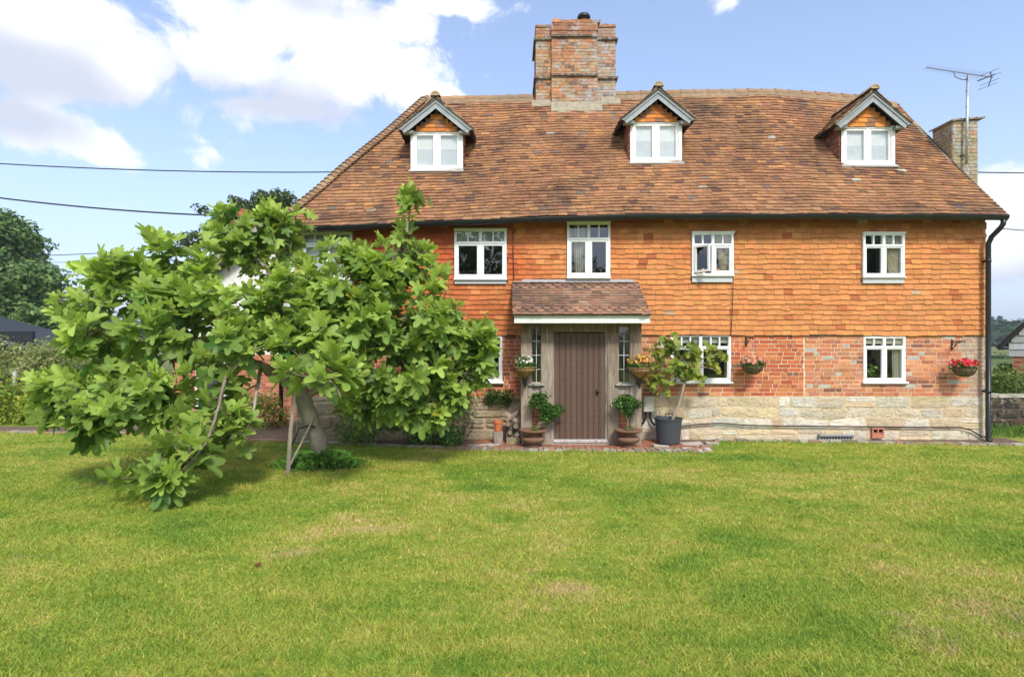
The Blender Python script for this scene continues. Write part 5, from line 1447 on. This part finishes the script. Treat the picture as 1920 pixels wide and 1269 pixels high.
# ------------------------------------------------------------------ THE FIG TREE
fig = thing('fig_tree', 'large spreading fig tree with broad lobed leaves and a pale leaning trunk', 'tree', W(600, 868, 8.66))
mb = MB(); BK = (.34, .30, .235)
def smooth_path(pts, n=5):
    out = []; P_ = [Vector(p) for p in pts]; P_ = [P_[0] * 2 - P_[1]] + P_ + [P_[-1] * 2 - P_[-2]]
    for i in range(1, len(P_) - 2):
        for k in range(n):
            t = k / n; a, b, c, d = P_[i-1:i+3]
            out.append(.5 * ((2*b) + (-a + c)*t + (2*a - 5*b + 4*c - d)*t*t + (-a + 3*b - 3*c + d)*t*t*t))
    out.append(P_[-2]); return out
NODES = []
def limb(pts, r0, r1, col=BK):
    P_ = smooth_path([W(*p) for p in pts], 5); n = len(P_)
    rad = [r0 + (r1 - r0) * (k / (n - 1)) ** .8 for k in range(n)]
    for k in range(1, n - 1): P_[k] = P_[k] + Vector((rnd(-1, 1), rnd(-1, 1), rnd(-1, 1))) * min(.02, rad[k] * .35)
    mb.tube(P_, rad, 10 if r0 > .05 else 7, col, wob=.04); NODES.extend(P_[2:]); return P_
limb([(606, 875, 8.66), (600, 850, 8.64), (590, 805, 8.5), (572, 755, 8.4), (556, 705, 8.3), (548, 680, 8.3)], .145, .10)
limb([(562, 735, 8.4), (525, 705, 8.2), (490, 690, 8.0), (455, 668, 7.8), (400, 655, 7.6), (320, 665, 7.4), (220, 690, 7.2), (140, 730, 7.0)], .10, .02)
limb([(552, 700, 8.3), (530, 650, 8.45), (527, 600, 8.6), (520, 560, 8.6), (505, 510, 8.6), (478, 480, 8.6), (455, 430, 8.6), (425, 400, 8.6)], .085, .012)
limb([(520, 560, 8.6), (540, 500, 8.7), (545, 460, 8.7), (548, 440, 8.7)], .03, .01)
limb([(556, 705, 8.3), (600, 650, 8.2), (645, 590, 8.2), (700, 540, 8.4), (735, 490, 8.5), (760, 440, 8.5), (768, 400, 8.5), (772, 370, 8.5)], .07, .009)
limb([(565, 745, 8.4), (640, 715, 8.2), (700, 730, 8.2), (740, 760, 8.2), (780, 764, 8.2), (820, 752, 8.3), (860, 720, 8.3), (890, 670, 8.4)], .055, .012)
limb([(645, 590, 8.2), (720, 600, 8.3), (790, 590, 8.4), (840, 560, 8.4)], .04, .01)
limb([(640, 715, 8.2), (700, 670, 8.1), (770, 650, 8.1), (850, 625, 8.3)], .045, .01)
limb([(560, 720, 8.4), (570, 690, 7.7), (585, 690, 7.1), (600, 700, 6.6), (590, 715, 6.2)], .05, .012)
limb([(455, 668, 7.8), (430, 690, 7.3), (410, 760, 6.8), (385, 830, 6.5), (335, 885, 6.35), (275, 890, 6.25)], .030, .007, (.22, .17, .12))
limb([(400, 655, 7.6), (320, 610, 7.5), (250, 560, 7.5), (205, 510, 7.5)], .04, .01)
limb([(527, 620, 8.5), (440, 590, 8.1), (380, 540, 7.9), (320, 500, 7.9)], .04, .01)
limb([(320, 665, 7.4), (260, 720, 7.0), (200, 770, 6.8), (160, 790, 6.7)], .03, .008)
limb([(320, 665, 7.4), (230, 620, 7.2), (170, 600, 7.1)], .025, .008)
limb([(490, 690, 8.0), (480, 740, 7.4), (470, 790, 7.1), (430, 830, 6.9)], .03, .008)
limb([(600, 700, 6.6), (625, 720, 6.4), (640, 745, 6.4)], .02, .008)
CR = [ # px, py, Y, rx px, ry px, depth m, rosettes, size
 (260, 590, 7.5, 125, 85, .9, 22, 1.0), (160, 685, 7.1, 100, 70, .5, 14, 1.0), (110, 750, 6.9, 80, 45, .35, 11, 1.05),
 (450, 452, 8.6, 85, 32, .45, 16, .95), (415, 405, 8.6, 16, 16, .15, 3, .9), (770, 408, 8.5, 12, 14, .1, 1, .9), (525, 425, 8.7, 55, 35, .3, 10, .95), (270, 545, 7.7, 75, 45, .5, 9, 1.0), (335, 500, 7.9, 85, 45, .5, 14, 1.0), (230, 510, 7.5, 65, 35, .4, 8, 1.0),
 (230, 745, 6.9, 130, 60, .6, 17, 1.0), (390, 615, 7.5, 110, 80, .8, 22, 1.0), (370, 745, 7.1, 110, 75, .6, 12, 1.0),
 (540, 580, 8.1, 85, 70, .7, 18, 1.0), (640, 540, 8.1, 100, 65, .6, 25, .95), (720, 500, 8.4, 85, 55, .45, 19, .95), (758, 445, 8.5, 20, 20, .15, 2, .85),
 (768, 374, 8.5, 13, 14, .08, 2, 1.0), (690, 620, 8.2, 110, 80, .7, 29, 1.0), (790, 600, 8.3, 85, 80, .6, 23, 1.0), (870, 640, 8.4, 60, 60, .4, 11, 1.0),
 (760, 705, 8.3, 110, 60, .6, 20, 1.0), (850, 710, 8.35, 50, 45, .35, 10, .95), (600, 705, 6.5, 85, 45, .35, 6, 1.1), (600, 635, 7.6, 90, 50, .5, 12, 1.0),
 (275, 895, 6.25, 75, 24, .22, 5, 1.1), (345, 850, 6.5, 60, 45, .3, 6, 1.05), (790, 772, 8.4, 65, 32, .3, 9, .95), (690, 755, 8.5, 70, 38, .3, 8, 1.0), (905, 655, 8.4, 30, 45, .2, 5, 1.0), (450, 800, 7.0, 40, 35, .3, 3, 1.0), (170, 800, 6.8, 45, 26, .25, 5, 1.0),
 (520, 500, 8.6, 60, 40, .3, 6, .9), (800, 510, 8.5, 40, 25, .2, 4, .9), (905, 690, 8.4, 25, 35, .2, 4, .9), (480, 630, 7.6, 70, 40, .5, 6, 1.0)]
# leaf template: rings around the petiole joint
hl = [(7, .98), (14, .88), (20, .68), (26, .52), (32, .62), (39, .82), (48, .91), (56, .82), (65, .60), (75, .49), (87, .58), (99, .67), (112, .60), (135, .46), (160, .28)]
lob = [(-a, r_) for a, r_ in hl[::-1]] + [(0, 1.02)] + hl
TA = np.array([math.radians(a) for a, _ in lob]); TR = np.array([r for _, r in lob]); NL = len(lob)
T = [np.zeros((1, 2))] + [np.stack([np.sin(TA) * TR * k, np.cos(TA) * TR * k], 1) for k in (.5, 1.0)]
T = np.concatenate(T); TF = [(0, 1 + k + 1, 1 + k, 1 + k) for k in range(0)]
tri = [(0, 2 + k, 1 + k) for k in range(NL - 1)]; tri += [(1 + k, 2 + k, 1 + NL + k) for k in range(NL - 1)] + [(2 + k, 2 + NL + k, 1 + NL + k) for k in range(NL - 1)]
VA = [0, -46, 46, -100, 100]; VR = [.93, .8, .8, .55, .55]
v0_ = len(T); vt = []
for a, r_ in zip(VA, VR):
    a = math.radians(a); u = np.array([math.sin(a), math.cos(a)]); q = np.array([u[1], -u[0]]); vt += [q * .014, -q * .014, u * r_]
T = np.concatenate([T, np.array(vt)]); nveins = len(VA)
for k in range(nveins): tri.append((v0_ + 3*k, v0_ + 3*k + 1, v0_ + 3*k + 2))
tri = np.array(tri); isvein = np.zeros(len(tri), bool); isvein[-nveins:] = True
LV, LF, LC = [], [], []; nv = 0
def add_leaf(base, d, up, size, col, rg):
    global nv
    d = d / np.linalg.norm(d); nrm = up - d * up.dot(d); nrm /= np.linalg.norm(nrm); s = np.cross(d, nrm)
    x, y = T[:, 0] * rg.uniform(.85, 1.1), T[:, 1]; r2 = np.hypot(x, y)
    fold, droop, wav = rg.uniform(.05, .6), rg.uniform(.0, .6), rg.uniform(.03, .10)
    z = np.abs(x) * fold - (np.clip(y, 0, 2) ** 2) * droop * .6 + np.sin(np.arctan2(x, y) * 5 + rg.uniform(0, 6)) * wav * r2
    z[v0_:] += .008
    V = base + size * (x[:, None] * s + y[:, None] * d + z[:, None] * nrm)
    LV.append(V); LF.append(tri + nv); nv += len(V)
    c = np.repeat(np.array(col)[None], len(tri), 0); c[isvein] = np.array(col) * .5 + np.array([.20, .27, .08]) * .8; LC.append(c)
rg = np.random.default_rng(21); NODES_A = np.array([tuple(p) for p in NODES]); petm = MB()
for (px, py, Y, rx, ry, dep, cnt, sz) in CR:
    c = np.array(W(px, py, Y)); rad = np.array([rx / F * Y, dep, ry / F * Y])
    for k in range(int(cnt * 1.75)):
        d = rg.normal(size=3); d /= np.linalg.norm(d); d[2] = d[2] * .9 + .12
        p = c + d * rad * (rg.uniform(.5, 1.0) ** .6 if rg.random() > .22 else rg.uniform(1.0, 1.28))
        if 960 + p[0] / p[1] * F < 68 or p[0] / p[1] * F + 960 > 925: continue
        if p[2] < .28: p[2] = .28 + rg.uniform(0, .1)
        dist = np.linalg.norm(NODES_A - p, axis=1) ; j = np.argsort(dist)[rg.integers(0, 4)]; q = NODES_A[j]
        axis = (p - q); axis /= max(1e-6, np.linalg.norm(axis)); axis = axis * .5 + d * .4 + np.array([0, -.15, .55]); axis /= np.linalg.norm(axis)
        mid = (p + q) / 2 + np.array([0, 0, -.04]) + rg.normal(size=3) * .03
        ax_ = np.linalg.norm(p - q)
        mb.tube([q, mid, p - axis * .08, p], [min(.016, .007 + ax_ * .01), .007, .006, .005], 5, vary((.20, .16, .11)))
        nl = rg.integers(5, 9); TL = rg.uniform(.12, .30); ph = rg.uniform(0, 6.28)
        t1 = np.cross(axis, [.3, .2, 1.0]); t1 /= np.linalg.norm(t1); t2 = np.cross(axis, t1)
        topness = np.clip((p[2] - (c[2] - rad[2])) / (2 * rad[2]), 0, 1)
        for l in range(nl):
            a = ph + l * 2.4; f = l / (nl - 1)                    # f 0 outer old leaves, 1 young at the tip
            rad_d = t1 * math.cos(a) + t2 * math.sin(a); spread = 1.45 - 1.15 * f + rg.normal() * .12
            dirp = axis * math.cos(spread) + rad_d * math.sin(spread); pl = rg.uniform(.05, .14) * (1 - .4 * f)
            b0 = p - axis * (TL * (1 - f)); b1 = b0 + dirp * pl
            ld = dirp * 1.0 + np.array([0, 0, -.35 - .5 * rg.random()]) * (1 - f) + rg.normal(size=3) * .15
            upv = axis * (.55 + .5 * f) + np.array([0, -.12, .55]) + rg.normal(size=3) * .5
            if abs(np.dot(ld / np.linalg.norm(ld), upv / np.linalg.norm(upv))) > .97: upv = -axis + rad_d
            s_ = sz * rg.uniform(.11, .245) * (1 - .25 * f)
            old = np.array([.080, .205, .045]); yng = np.array([.45, .585, .115]); mixf = np.clip(.30 + .8 * f * rg.uniform(.6, 1.2) + (topness - .5) * .25 + rg.normal() * .12, 0, 1)
            col = (old * (1 - mixf) + yng * mixf) * rg.uniform(.72, 1.25)
            if rg.random() < .008: col = np.array([.45, .42, .05])
            add_leaf(b1, ld, upv, s_, col, rg)
            petm.tube([b0, b1], [.004, .003], 4, (.26, .32, .08), cap=False)
mb.build('trunk', 'bark', fig, smooth=True)
LVa, LFa, LCa = np.concatenate(LV), np.concatenate(LF), np.concatenate(LC)
np_mesh('crown', LVa, LFa, LCa, 'leaf', fig, smooth=True)
petm.build('petioles', 'foliage', fig)
# supporting stake
t = thing('tree_stake', 'grey wooden stake and strut propping the fig trunk on its left', 'stake', W(540, 888, 7.98))
mb = MB(); s0 = W(540, 890, 7.95); s0.z = 0; mb.tube([s0, s0 + Vector((.02, .03, .55)), s0 + Vector((.06, .08, 1.15))], [.030, .028, .027], 8, (.36, .31, .25), wob=.05); mb.build('post', 'oak', t)
mb = MB(); mb.tube([s0 + Vector((.02, .01, .12)), W(565, 830, 8.2), W(590, 780, 8.36)], [.017, .017, .015], 7, (.30, .25, .19)); mb.build('strut', 'oak', t)
mb = MB(); mb.tube([W(547, 835, 8.02), W(556, 815, 8.2), W(560, 803, 8.25), W(578, 798, 8.3), W(590, 800, 8.36)], .013, 6); mb.build('tie', 'black', t)

# ================================================================== BACKGROUND
def bg_tree(name, label, base, trunk_top, blobs_px, Y, n, size, cols, seed, deep=2.0, r=.3):
    t = thing(name, label, 'tree', base); mb = MB(); tt = Vector(trunk_top)
    mb.tube([base, Vector(base).lerp(tt, .5) + Vector((.15, 0, 0)), tt], [r, r * .8, r * .55], 9, (.20, .16, .12))
    parts = []; tot = sum(rx * ry for _, _, rx, ry in blobs_px)
    for i, (px, py, rx, ry) in enumerate(blobs_px):
        c = W(px, py, Y + random.uniform(-.5, .5) * deep); mb.tube([tt, tt.lerp(c, .6) + Vector((0, 0, .2)), c], [r * .35, r * .2, .03], 6, (.20, .16, .12))
        parts.append(leaf_cloud(c, (rx / F * Y, max(deep, rx / F * Y * .8), ry / F * Y), int(n * rx * ry / tot), size, cols, seed=seed + i, shell=.35, lump=.5, up=.35))
    mb.build('trunk', 'bark', t); merge_leaves('crown', parts, 'foliage', t); return t
DG = [(.085, .155, .050), (.125, .215, .065), (.18, .28, .085)]
bg_tree('large_tree', 'big dense dark green tree beyond the dark barn at the far left', W(-5, 690, 34) * 1.0, W(-5, 600, 34), [(0, 430, 38, 40), (-40, 480, 60, 70), (30, 500, 55, 50), (55, 560, 55, 45), (0, 570, 60, 55), (85, 600, 45, 38), (-60, 580, 80, 70), (20, 450, 40, 40), (60, 620, 60, 30), (-20, 625, 80, 30), (100, 585, 22, 20), (75, 520, 35, 30), (45, 455, 22, 25), (110, 615, 22, 22)], 34, 26000, .17, [(.11, .19, .065), (.15, .25, .08), (.21, .31, .10)], 60)
bg_tree('feathery_tree', 'sparse olive green tree rising behind the left slope of the roof', W(490, 660, 24), W(490, 470, 24), [(500, 378, 40, 20), (470, 400, 45, 24), (530, 372, 25, 14), (440, 430, 45, 26), (370, 450, 32, 18), (385, 395, 12, 8), (520, 410, 40, 26), (450, 378, 18, 8), (350, 470, 20, 12), (480, 440, 60, 30)], 24, 9500, .085, [(.085, .12, .035), (.12, .16, .05), (.06, .09, .03)], 90, deep=1.0, r=.2)
# dark weatherboarded barn at the far left
bl = thing('dark_barn', 'low black weatherboarded barn under the big tree at the far left', 'barn', (-20.5, 22, 0))
mb = MB()
for k in range(14): z = k * .16; mb.box(-27, X(62, 22), 21.98 - .02, 22.1, z, z + .155, vary((.018, .020, .024), .2))
mb.build('wall', 'plain', bl)
mb = MB(); a = W(-60, 618, 21.7); b = W(62, 655, 21.7); mb.beam(a + Vector((-4, 0, .9)), b, .12, .10, (.10, .11, .13)); mb.add([a + Vector((-4, 0, .9)), b, b + Vector((0, 5, 0)), a + Vector((-4, 5, .9)), Vector((a.x - 4, 21.9, 2.0)), Vector((b.x, 21.9, b.z - .1))], ((0, 1, 2, 3), (0, 4, 5, 1)), (.035, .038, .042)); mb.build('roof', 'plain', bl)
mb = MB(); mb.box(-27, X(40, 21.6), 21.6, 21.7, Z(700, 21.6), Z(692, 21.6), (.30, .24, .2)); mb.build('rail', 'plain', bl)
t = MB(); p = W(28, 716, 15); t.tube([(p.x, 15, 0), (p.x, 15, Z(696, 15))], .05, 8, (.45, .43, .38)); tag(t.build('fence_post', 'oak'), 'slim pale post standing behind the hedge at the far left', 'post')

# side house seen through the fig
sh = thing('side_house', 'white rendered gabled side house with a brick base behind the fig tree', 'house', (-6.6, 13.2, 0))
Ys = 13.2; sx0, sx1 = X(325, Ys), XL - .3; apx = X(520, Ys); apz = Z(418, Ys); ez = Z(552, Ys)
mb = MB()
def gz(x): return ez + (apz - ez) * min(1, max(0, (x - sx0) / (apx - sx0))) if x < apx else apz - (apz - ez) * (x - apx) / (apx - sx0)
N_ = 10
for k in range(N_):
    a = sx0 + (sx1 - sx0) * k / N_; b = sx0 + (sx1 - sx0) * (k + 1) / N_
    mb.quad((a, Ys, 1.55), (b, Ys, 1.55), (b, Ys, gz(b)), (a, Ys, gz(a)))
mb.quad((sx0, Ys, 1.55), (sx0, Ys + 5, 1.55), (sx0, Ys + 5, ez), (sx0, Ys, ez))
mb.build('rendered_gable', 'render', sh)
mb = MB(); mb.box(sx0, sx1, Ys + .0, Ys + .2, 0, 1.549, (.52, .42, .32))
bricks(mb, Pw(Ys), NW, sx0, sx1, 0, 1.545, lambda x, z, r: vary(random.choice([(.50, .17, .09), (.44, .14, .08), (.54, .24, .13)]), .15), holes=[(X(372, Ys), X(425, Ys), 0.1, 1.4)], depth=.008)
mb.build('brick_base', 'brick', sh)
dw = sub('door', sh); mb = MB(); mb.box(X(374, Ys), X(423, Ys), Ys - .02, Ys - .001, 0.1, 1.4, (.05, .055, .06)); mb.build('leaf', 'plain', dw); mb = MB()
for px in (371, 424): mb.box(X(px, Ys) - .03, X(px, Ys) + .03, Ys - .05, Ys + .02, .05, 1.5, (.78, .78, .76))
mb.box(X(371, Ys), X(424, Ys), Ys - .05, Ys - .021, 1.4, 1.46, (.78, .78, .76)); mb.build('frame', 'white', dw)
mb = MB()
hs = apx - sx0 + .25
for sgn in (-1,):
    def P_(u, t): return Vector((apx + sgn * hs * (1 - t), u, ez - .12 + t * (apz + .05 - (ez - .12))))
    nn = Vector((sgn * (apz - ez), 0, hs)).normalized()
    tile_surface(mb, P_, Nconst(nn), 22, lambda t: Ys - .35, lambda t: Ys + 4.5, .18, lambda x, t, r: vary(random.choice([(.30, .18, .12), (.36, .22, .14), (.24, .16, .12)]), .15))
    a, b, c_, e_ = P_(Ys - .3, 0), P_(Ys + 4.5, 0), P_(Ys + 4.5, 1), P_(Ys - .3, 1); mb.quad(a, b, c_, e_, (.05, .04, .035)); mb.quad(a, e_, c_, b, (.05, .04, .035))
mb.quad((apx, Ys - .3, apz + .05), (XL - .35, Ys - .3, gz(XL) - .0), (XL - .35, Ys + 4.5, gz(XL)), (apx, Ys + 4.5, apz + .05), (.2, .12, .08))
y = Ys - .35
while y < Ys + 4.4: arch_tile(mb, (apx, y, apz + .1), (apx, y + .3, apz + .1), .13, vary((.34, .24, .17))); y += .29
mb.build('roof', 'rooftile', sh)
mb = MB(); a = Vector((apx - hs, Ys - .33, ez - .2)); b = Vector((apx, Ys - .33, apz - .03)); mb.beam(a, b, .04, .17, (.34, .32, .28)); mb.beam(a + Vector((.1, .12, -.12)), b + Vector((0, .12, -.12)), .2, .08, (.02, .02, .02)); mb.build('barge_board', 'oak', sh)
ch3 = sub('chimney', sh); mb = MB(); c = W(448, 430, 15.5); mb.box(c.x - .28, c.x + .28, 15.5, 16.0, 3.2, Z(409, 15.5), (.44, .17, .11)); bricks(mb, lambda u, v: Vector((u, 15.5, v)), NW, c.x - .28, c.x + .28, 3.2, Z(409, 15.5), lambda x, z, r: vary((.44, .16, .09)), depth=.008)
mb.build('stack', 'brick', ch3); mb = MB(); mb.lathe((c.x, 15.75, Z(409, 15.5)), [(.19, 0), (.19, .04), (.16, .07), (.17, .22), (.195, .24), (.195, .27), (.15, .27), (.14, .1)], 8, (.52, .14, .09)); mb.build('chimney_pot', 'plain', ch3)
mb = MB(); xx = X(527, 12.6); mb.tube([(xx, 12.6, .1), (xx, 12.6, Z(470, 12.6))], .045, 10); mb.build('downpipe', 'black', sh, smooth=True)

# barn at the right
bn = thing('barn', 'brick barn with grey weatherboarded gable at the far right', 'barn', (X(1898, 18), 18, 0))
Yb = 18; bx0 = X(1898, Yb); bx1 = bx0 + 6
mb = MB(); mb.box(bx0, bx1, Yb, Yb + 8, 0, Z(668, Yb), (.50, .40, .30)); bricks(mb, Pw(Yb), NW, bx0, bx0 + 3, 0, Z(668, Yb), lambda x, z, r: vary(random.choice([(.36, .13, .08), (.30, .11, .07), (.42, .20, .12)]), .2), depth=.01); mb.build('brick_wall', 'brick', bn)
mb = MB(); z = Z(668, Yb) + .002; x0_ = X(1892, Yb); ex, ezb = X(1877, Yb), Z(648, Yb); sl_ = (Z(608, Yb) - ezb) / (X(1920, Yb) - ex)
apx2 = (bx0 + bx1) / 2
while z < ezb + sl_ * (apx2 - ex):
    xl = max(x0_, ex + (z + .2 - ezb) / sl_); xr = 2 * apx2 - xl
    if xr - xl < .2: break
    mb.add([(xl, Yb - .05, z), (xr, Yb - .05, z), (xr, Yb - .02, z + .225), (xl, Yb - .02, z + .225), (xl, Yb, z), (xr, Yb, z)], ((0,1,2,3),(4,5,1,0)), vary((.42, .43, .44), .12)); z += .22
mb.build('weatherboard', 'lead', bn)
mb = MB()
for sgn in (-1, 1):
    hs2 = apx2 - ex + .15; zz1 = ezb + sl_ * (apx2 - ex)
    def P_(u, t, sgn=sgn): return Vector((apx2 + sgn * hs2 * (1 - t), u, ezb - .08 + t * (zz1 - ezb + .1)))
    tile_surface(mb, P_, Nconst((sgn * (zz1 - ezb), 0, hs2)), 24, lambda t: Yb - .3, lambda t: Yb + 8, .3, lambda x, t, r: vary((.14, .10, .085), .2))
    a, b, c_, e_ = P_(Yb - .28, 0), P_(Yb + 8, 0), P_(Yb + 8, 1), P_(Yb - .28, 1); mb.quad(a, b, c_, e_, (.05, .04, .035)); mb.quad(a, e_, c_, b, (.05, .04, .035))
mb.build('roof', 'rooftile', bn)
mb = MB()
for sgn in (-1, 1):
    a = Vector((apx2 + sgn * (apx2 - ex), Yb - .25, ezb - .06)); mb.beam(a, (apx2, Yb - .25, ezb + sl_ * (apx2 - ex) - .02), .04, .13, (.025, .025, .025))
mb.build('barge_board', 'plain', bn)
mb = MB(); mb.tube([(ex - .03, Yb - .3, ezb - .08), (ex - .03, Yb + 8, ezb - .08)], .06, 8); mb.build('gutter', 'black', bn)
bn.scale.x = .76; bn.rotation_euler.z = -R(46)

# low stone wall on the right, shade put into its dark stone colours
gw = MB(); Yg = 12.2; zt_ = Z(745, Yg); gx0, gx1 = 8.9, 16
gw.box(gx0, gx1, Yg, Yg + .35, 0, zt_, (.10, .085, .07))
stones(gw, Pw(Yg), NW, gx0, gx1, 0, zt_, lambda x, z: vary(random.choice([(.07, .055, .045), (.09, .07, .06), (.055, .048, .04), (.10, .06, .045)]), .15), .16, .30, .3, .6, .03)
u = gx0
while u < gx1: gw.box(u, u + .29, Yg - .04, Yg + .4, zt_ + .002, zt_ + .05, vary((.46, .42, .33)), j=.01); u += .3
tag(gw.build('garden_wall', 'stone'), 'low stone wall darkened as in shade, with pale coping, between the cottage and the right hand barn', 'wall')
n = 1800; bx_ = RNG.uniform(9.0, 13, n); by_ = RNG.uniform(10.9, 12.15, n); h = RNG.uniform(.05, .16, n); a = RNG.random(n) * 6.28
V = np.zeros((n, 4, 3)); V[:, 0] = np.stack([bx_ - .006, by_, h * 0], 1); V[:, 1] = np.stack([bx_ + .006, by_, h * 0], 1); V[:, 2] = np.stack([bx_ + .004 + np.cos(a) * h * .3, by_ + np.sin(a) * h * .3, h * .8], 1); V[:, 3] = np.stack([bx_ + np.cos(a) * h * .5, by_ + np.sin(a) * h * .5, h], 1)
tag(np_mesh('rough_grass', V.reshape(-1, 3), np.arange(n * 4).reshape(-1, 4), np.array([(.10, .19, .03)]) * RNG.uniform(.6, 1.5, n)[:, None], 'foliage'), 'rough longer grass at the foot of the low stone wall', 'grass', kind='stuff')
# scrub and hedges beyond
plant('bramble_scrub', 'tangled green scrub beyond the low stone wall at the right', 'shrub', W(1885, 745, 16), shrub_blobs(1845, 1905, 695, 742, 15, 2600, .05, [(.16, .22, .05), (.24, .28, .08), (.10, .17, .04)], k=10, seed=70, deep=1.0))
plant('round_bush', 'bright green rounded bush in the scrub right of the downpipe', 'shrub', W(1890, 720, 21), [leaf_cloud(W(1893, 703, 21), (.45, .5, .5), 1200, .06, [(.09, .20, .03), (.14, .26, .04)], seed=77)])
plant('field_hedge', 'dark field hedge in front of the pale meadow at the right', 'hedge', W(1900, 660, 62), [leaf_cloud(W(px, 683, 62), (3.0, 2, 1.1), 900, .16, [(.06, .10, .04), (.09, .14, .05)], seed=80 + i) for i, px in enumerate((1790, 1830, 1868, 1900, 1935, 1980, 2020))])
# wooded hill: tree canopy as one mass
parts = []; rgw = np.random.default_rng(5)
for k in range(1500):
    ang_ = rgw.uniform(R(18), R(150)); r_ = rgw.uniform(215, 640); x_, y_ = r_ * math.cos(ang_), r_ * math.sin(ang_)
    sz = rgw.uniform(5, 9); parts.append(leaf_cloud((x_, y_, hill_z(x_, y_) + sz * .3), (sz, sz, sz * .75), 60, 1.7, [(.045, .085, .03), (.07, .12, .04), (.055, .10, .035)], seed=k, shell=.75, up=.6, aspect=.8))
o = merge_leaves('wood', parts, 'foliage'); tag(o, 'wooded hillside closing the view at the right', 'woodland', kind='stuff')
# tall garden trees behind the camera, seen as reflections in the windows
for i, (x_, y_, hh) in enumerate(((-14, -20, 11), (-3, -22, 13), (6.2, -26, 9.0), (15, -19, 10.5), (27, -22, 12))):
    t = thing('garden_tree', 'garden tree standing behind the viewer', 'tree', (x_, y_, 0), 'trees at the far end of the garden'); mb = MB(); mb.tube([(x_, y_, 0), (x_ + .2, y_, hh * .5)], [.35, .22], 8, (.2, .16, .12)); mb.build('trunk', 'bark', t)
    parts = [leaf_cloud((x_ + rnd(-3, 3), y_ + rnd(-2, 2), hh * rnd(.3, .8)), (rnd(1.6, 2.8), 2, rnd(1.4, 2.4)), 420, .24, DG, seed=200 + i * 10 + k, shell=.3) for k in range(9)]
    merge_leaves('crown', parts, 'foliage', t)

# ------------------------------------------------------------------ haze: the air over the valley
hz = bpy.data.materials.new('haze'); hz.use_nodes = True; t_ = NT(hz.node_tree); t_.n.clear()
pv = t_.node('ShaderNodeVolumePrincipled', inp={'Color': (.80, .88, 1.0, 1), 'Density': 0.0006, 'Anisotropy': .2}); oo = t_.node('ShaderNodeOutputMaterial'); t_.l.new(pv.outputs[0], oo.inputs['Volume'])
mb = MB(); mb.box(-1700, 1700, -1700, 1700, -2, 75); o = mb.build('haze', hz); tag(o, kind='stuff')
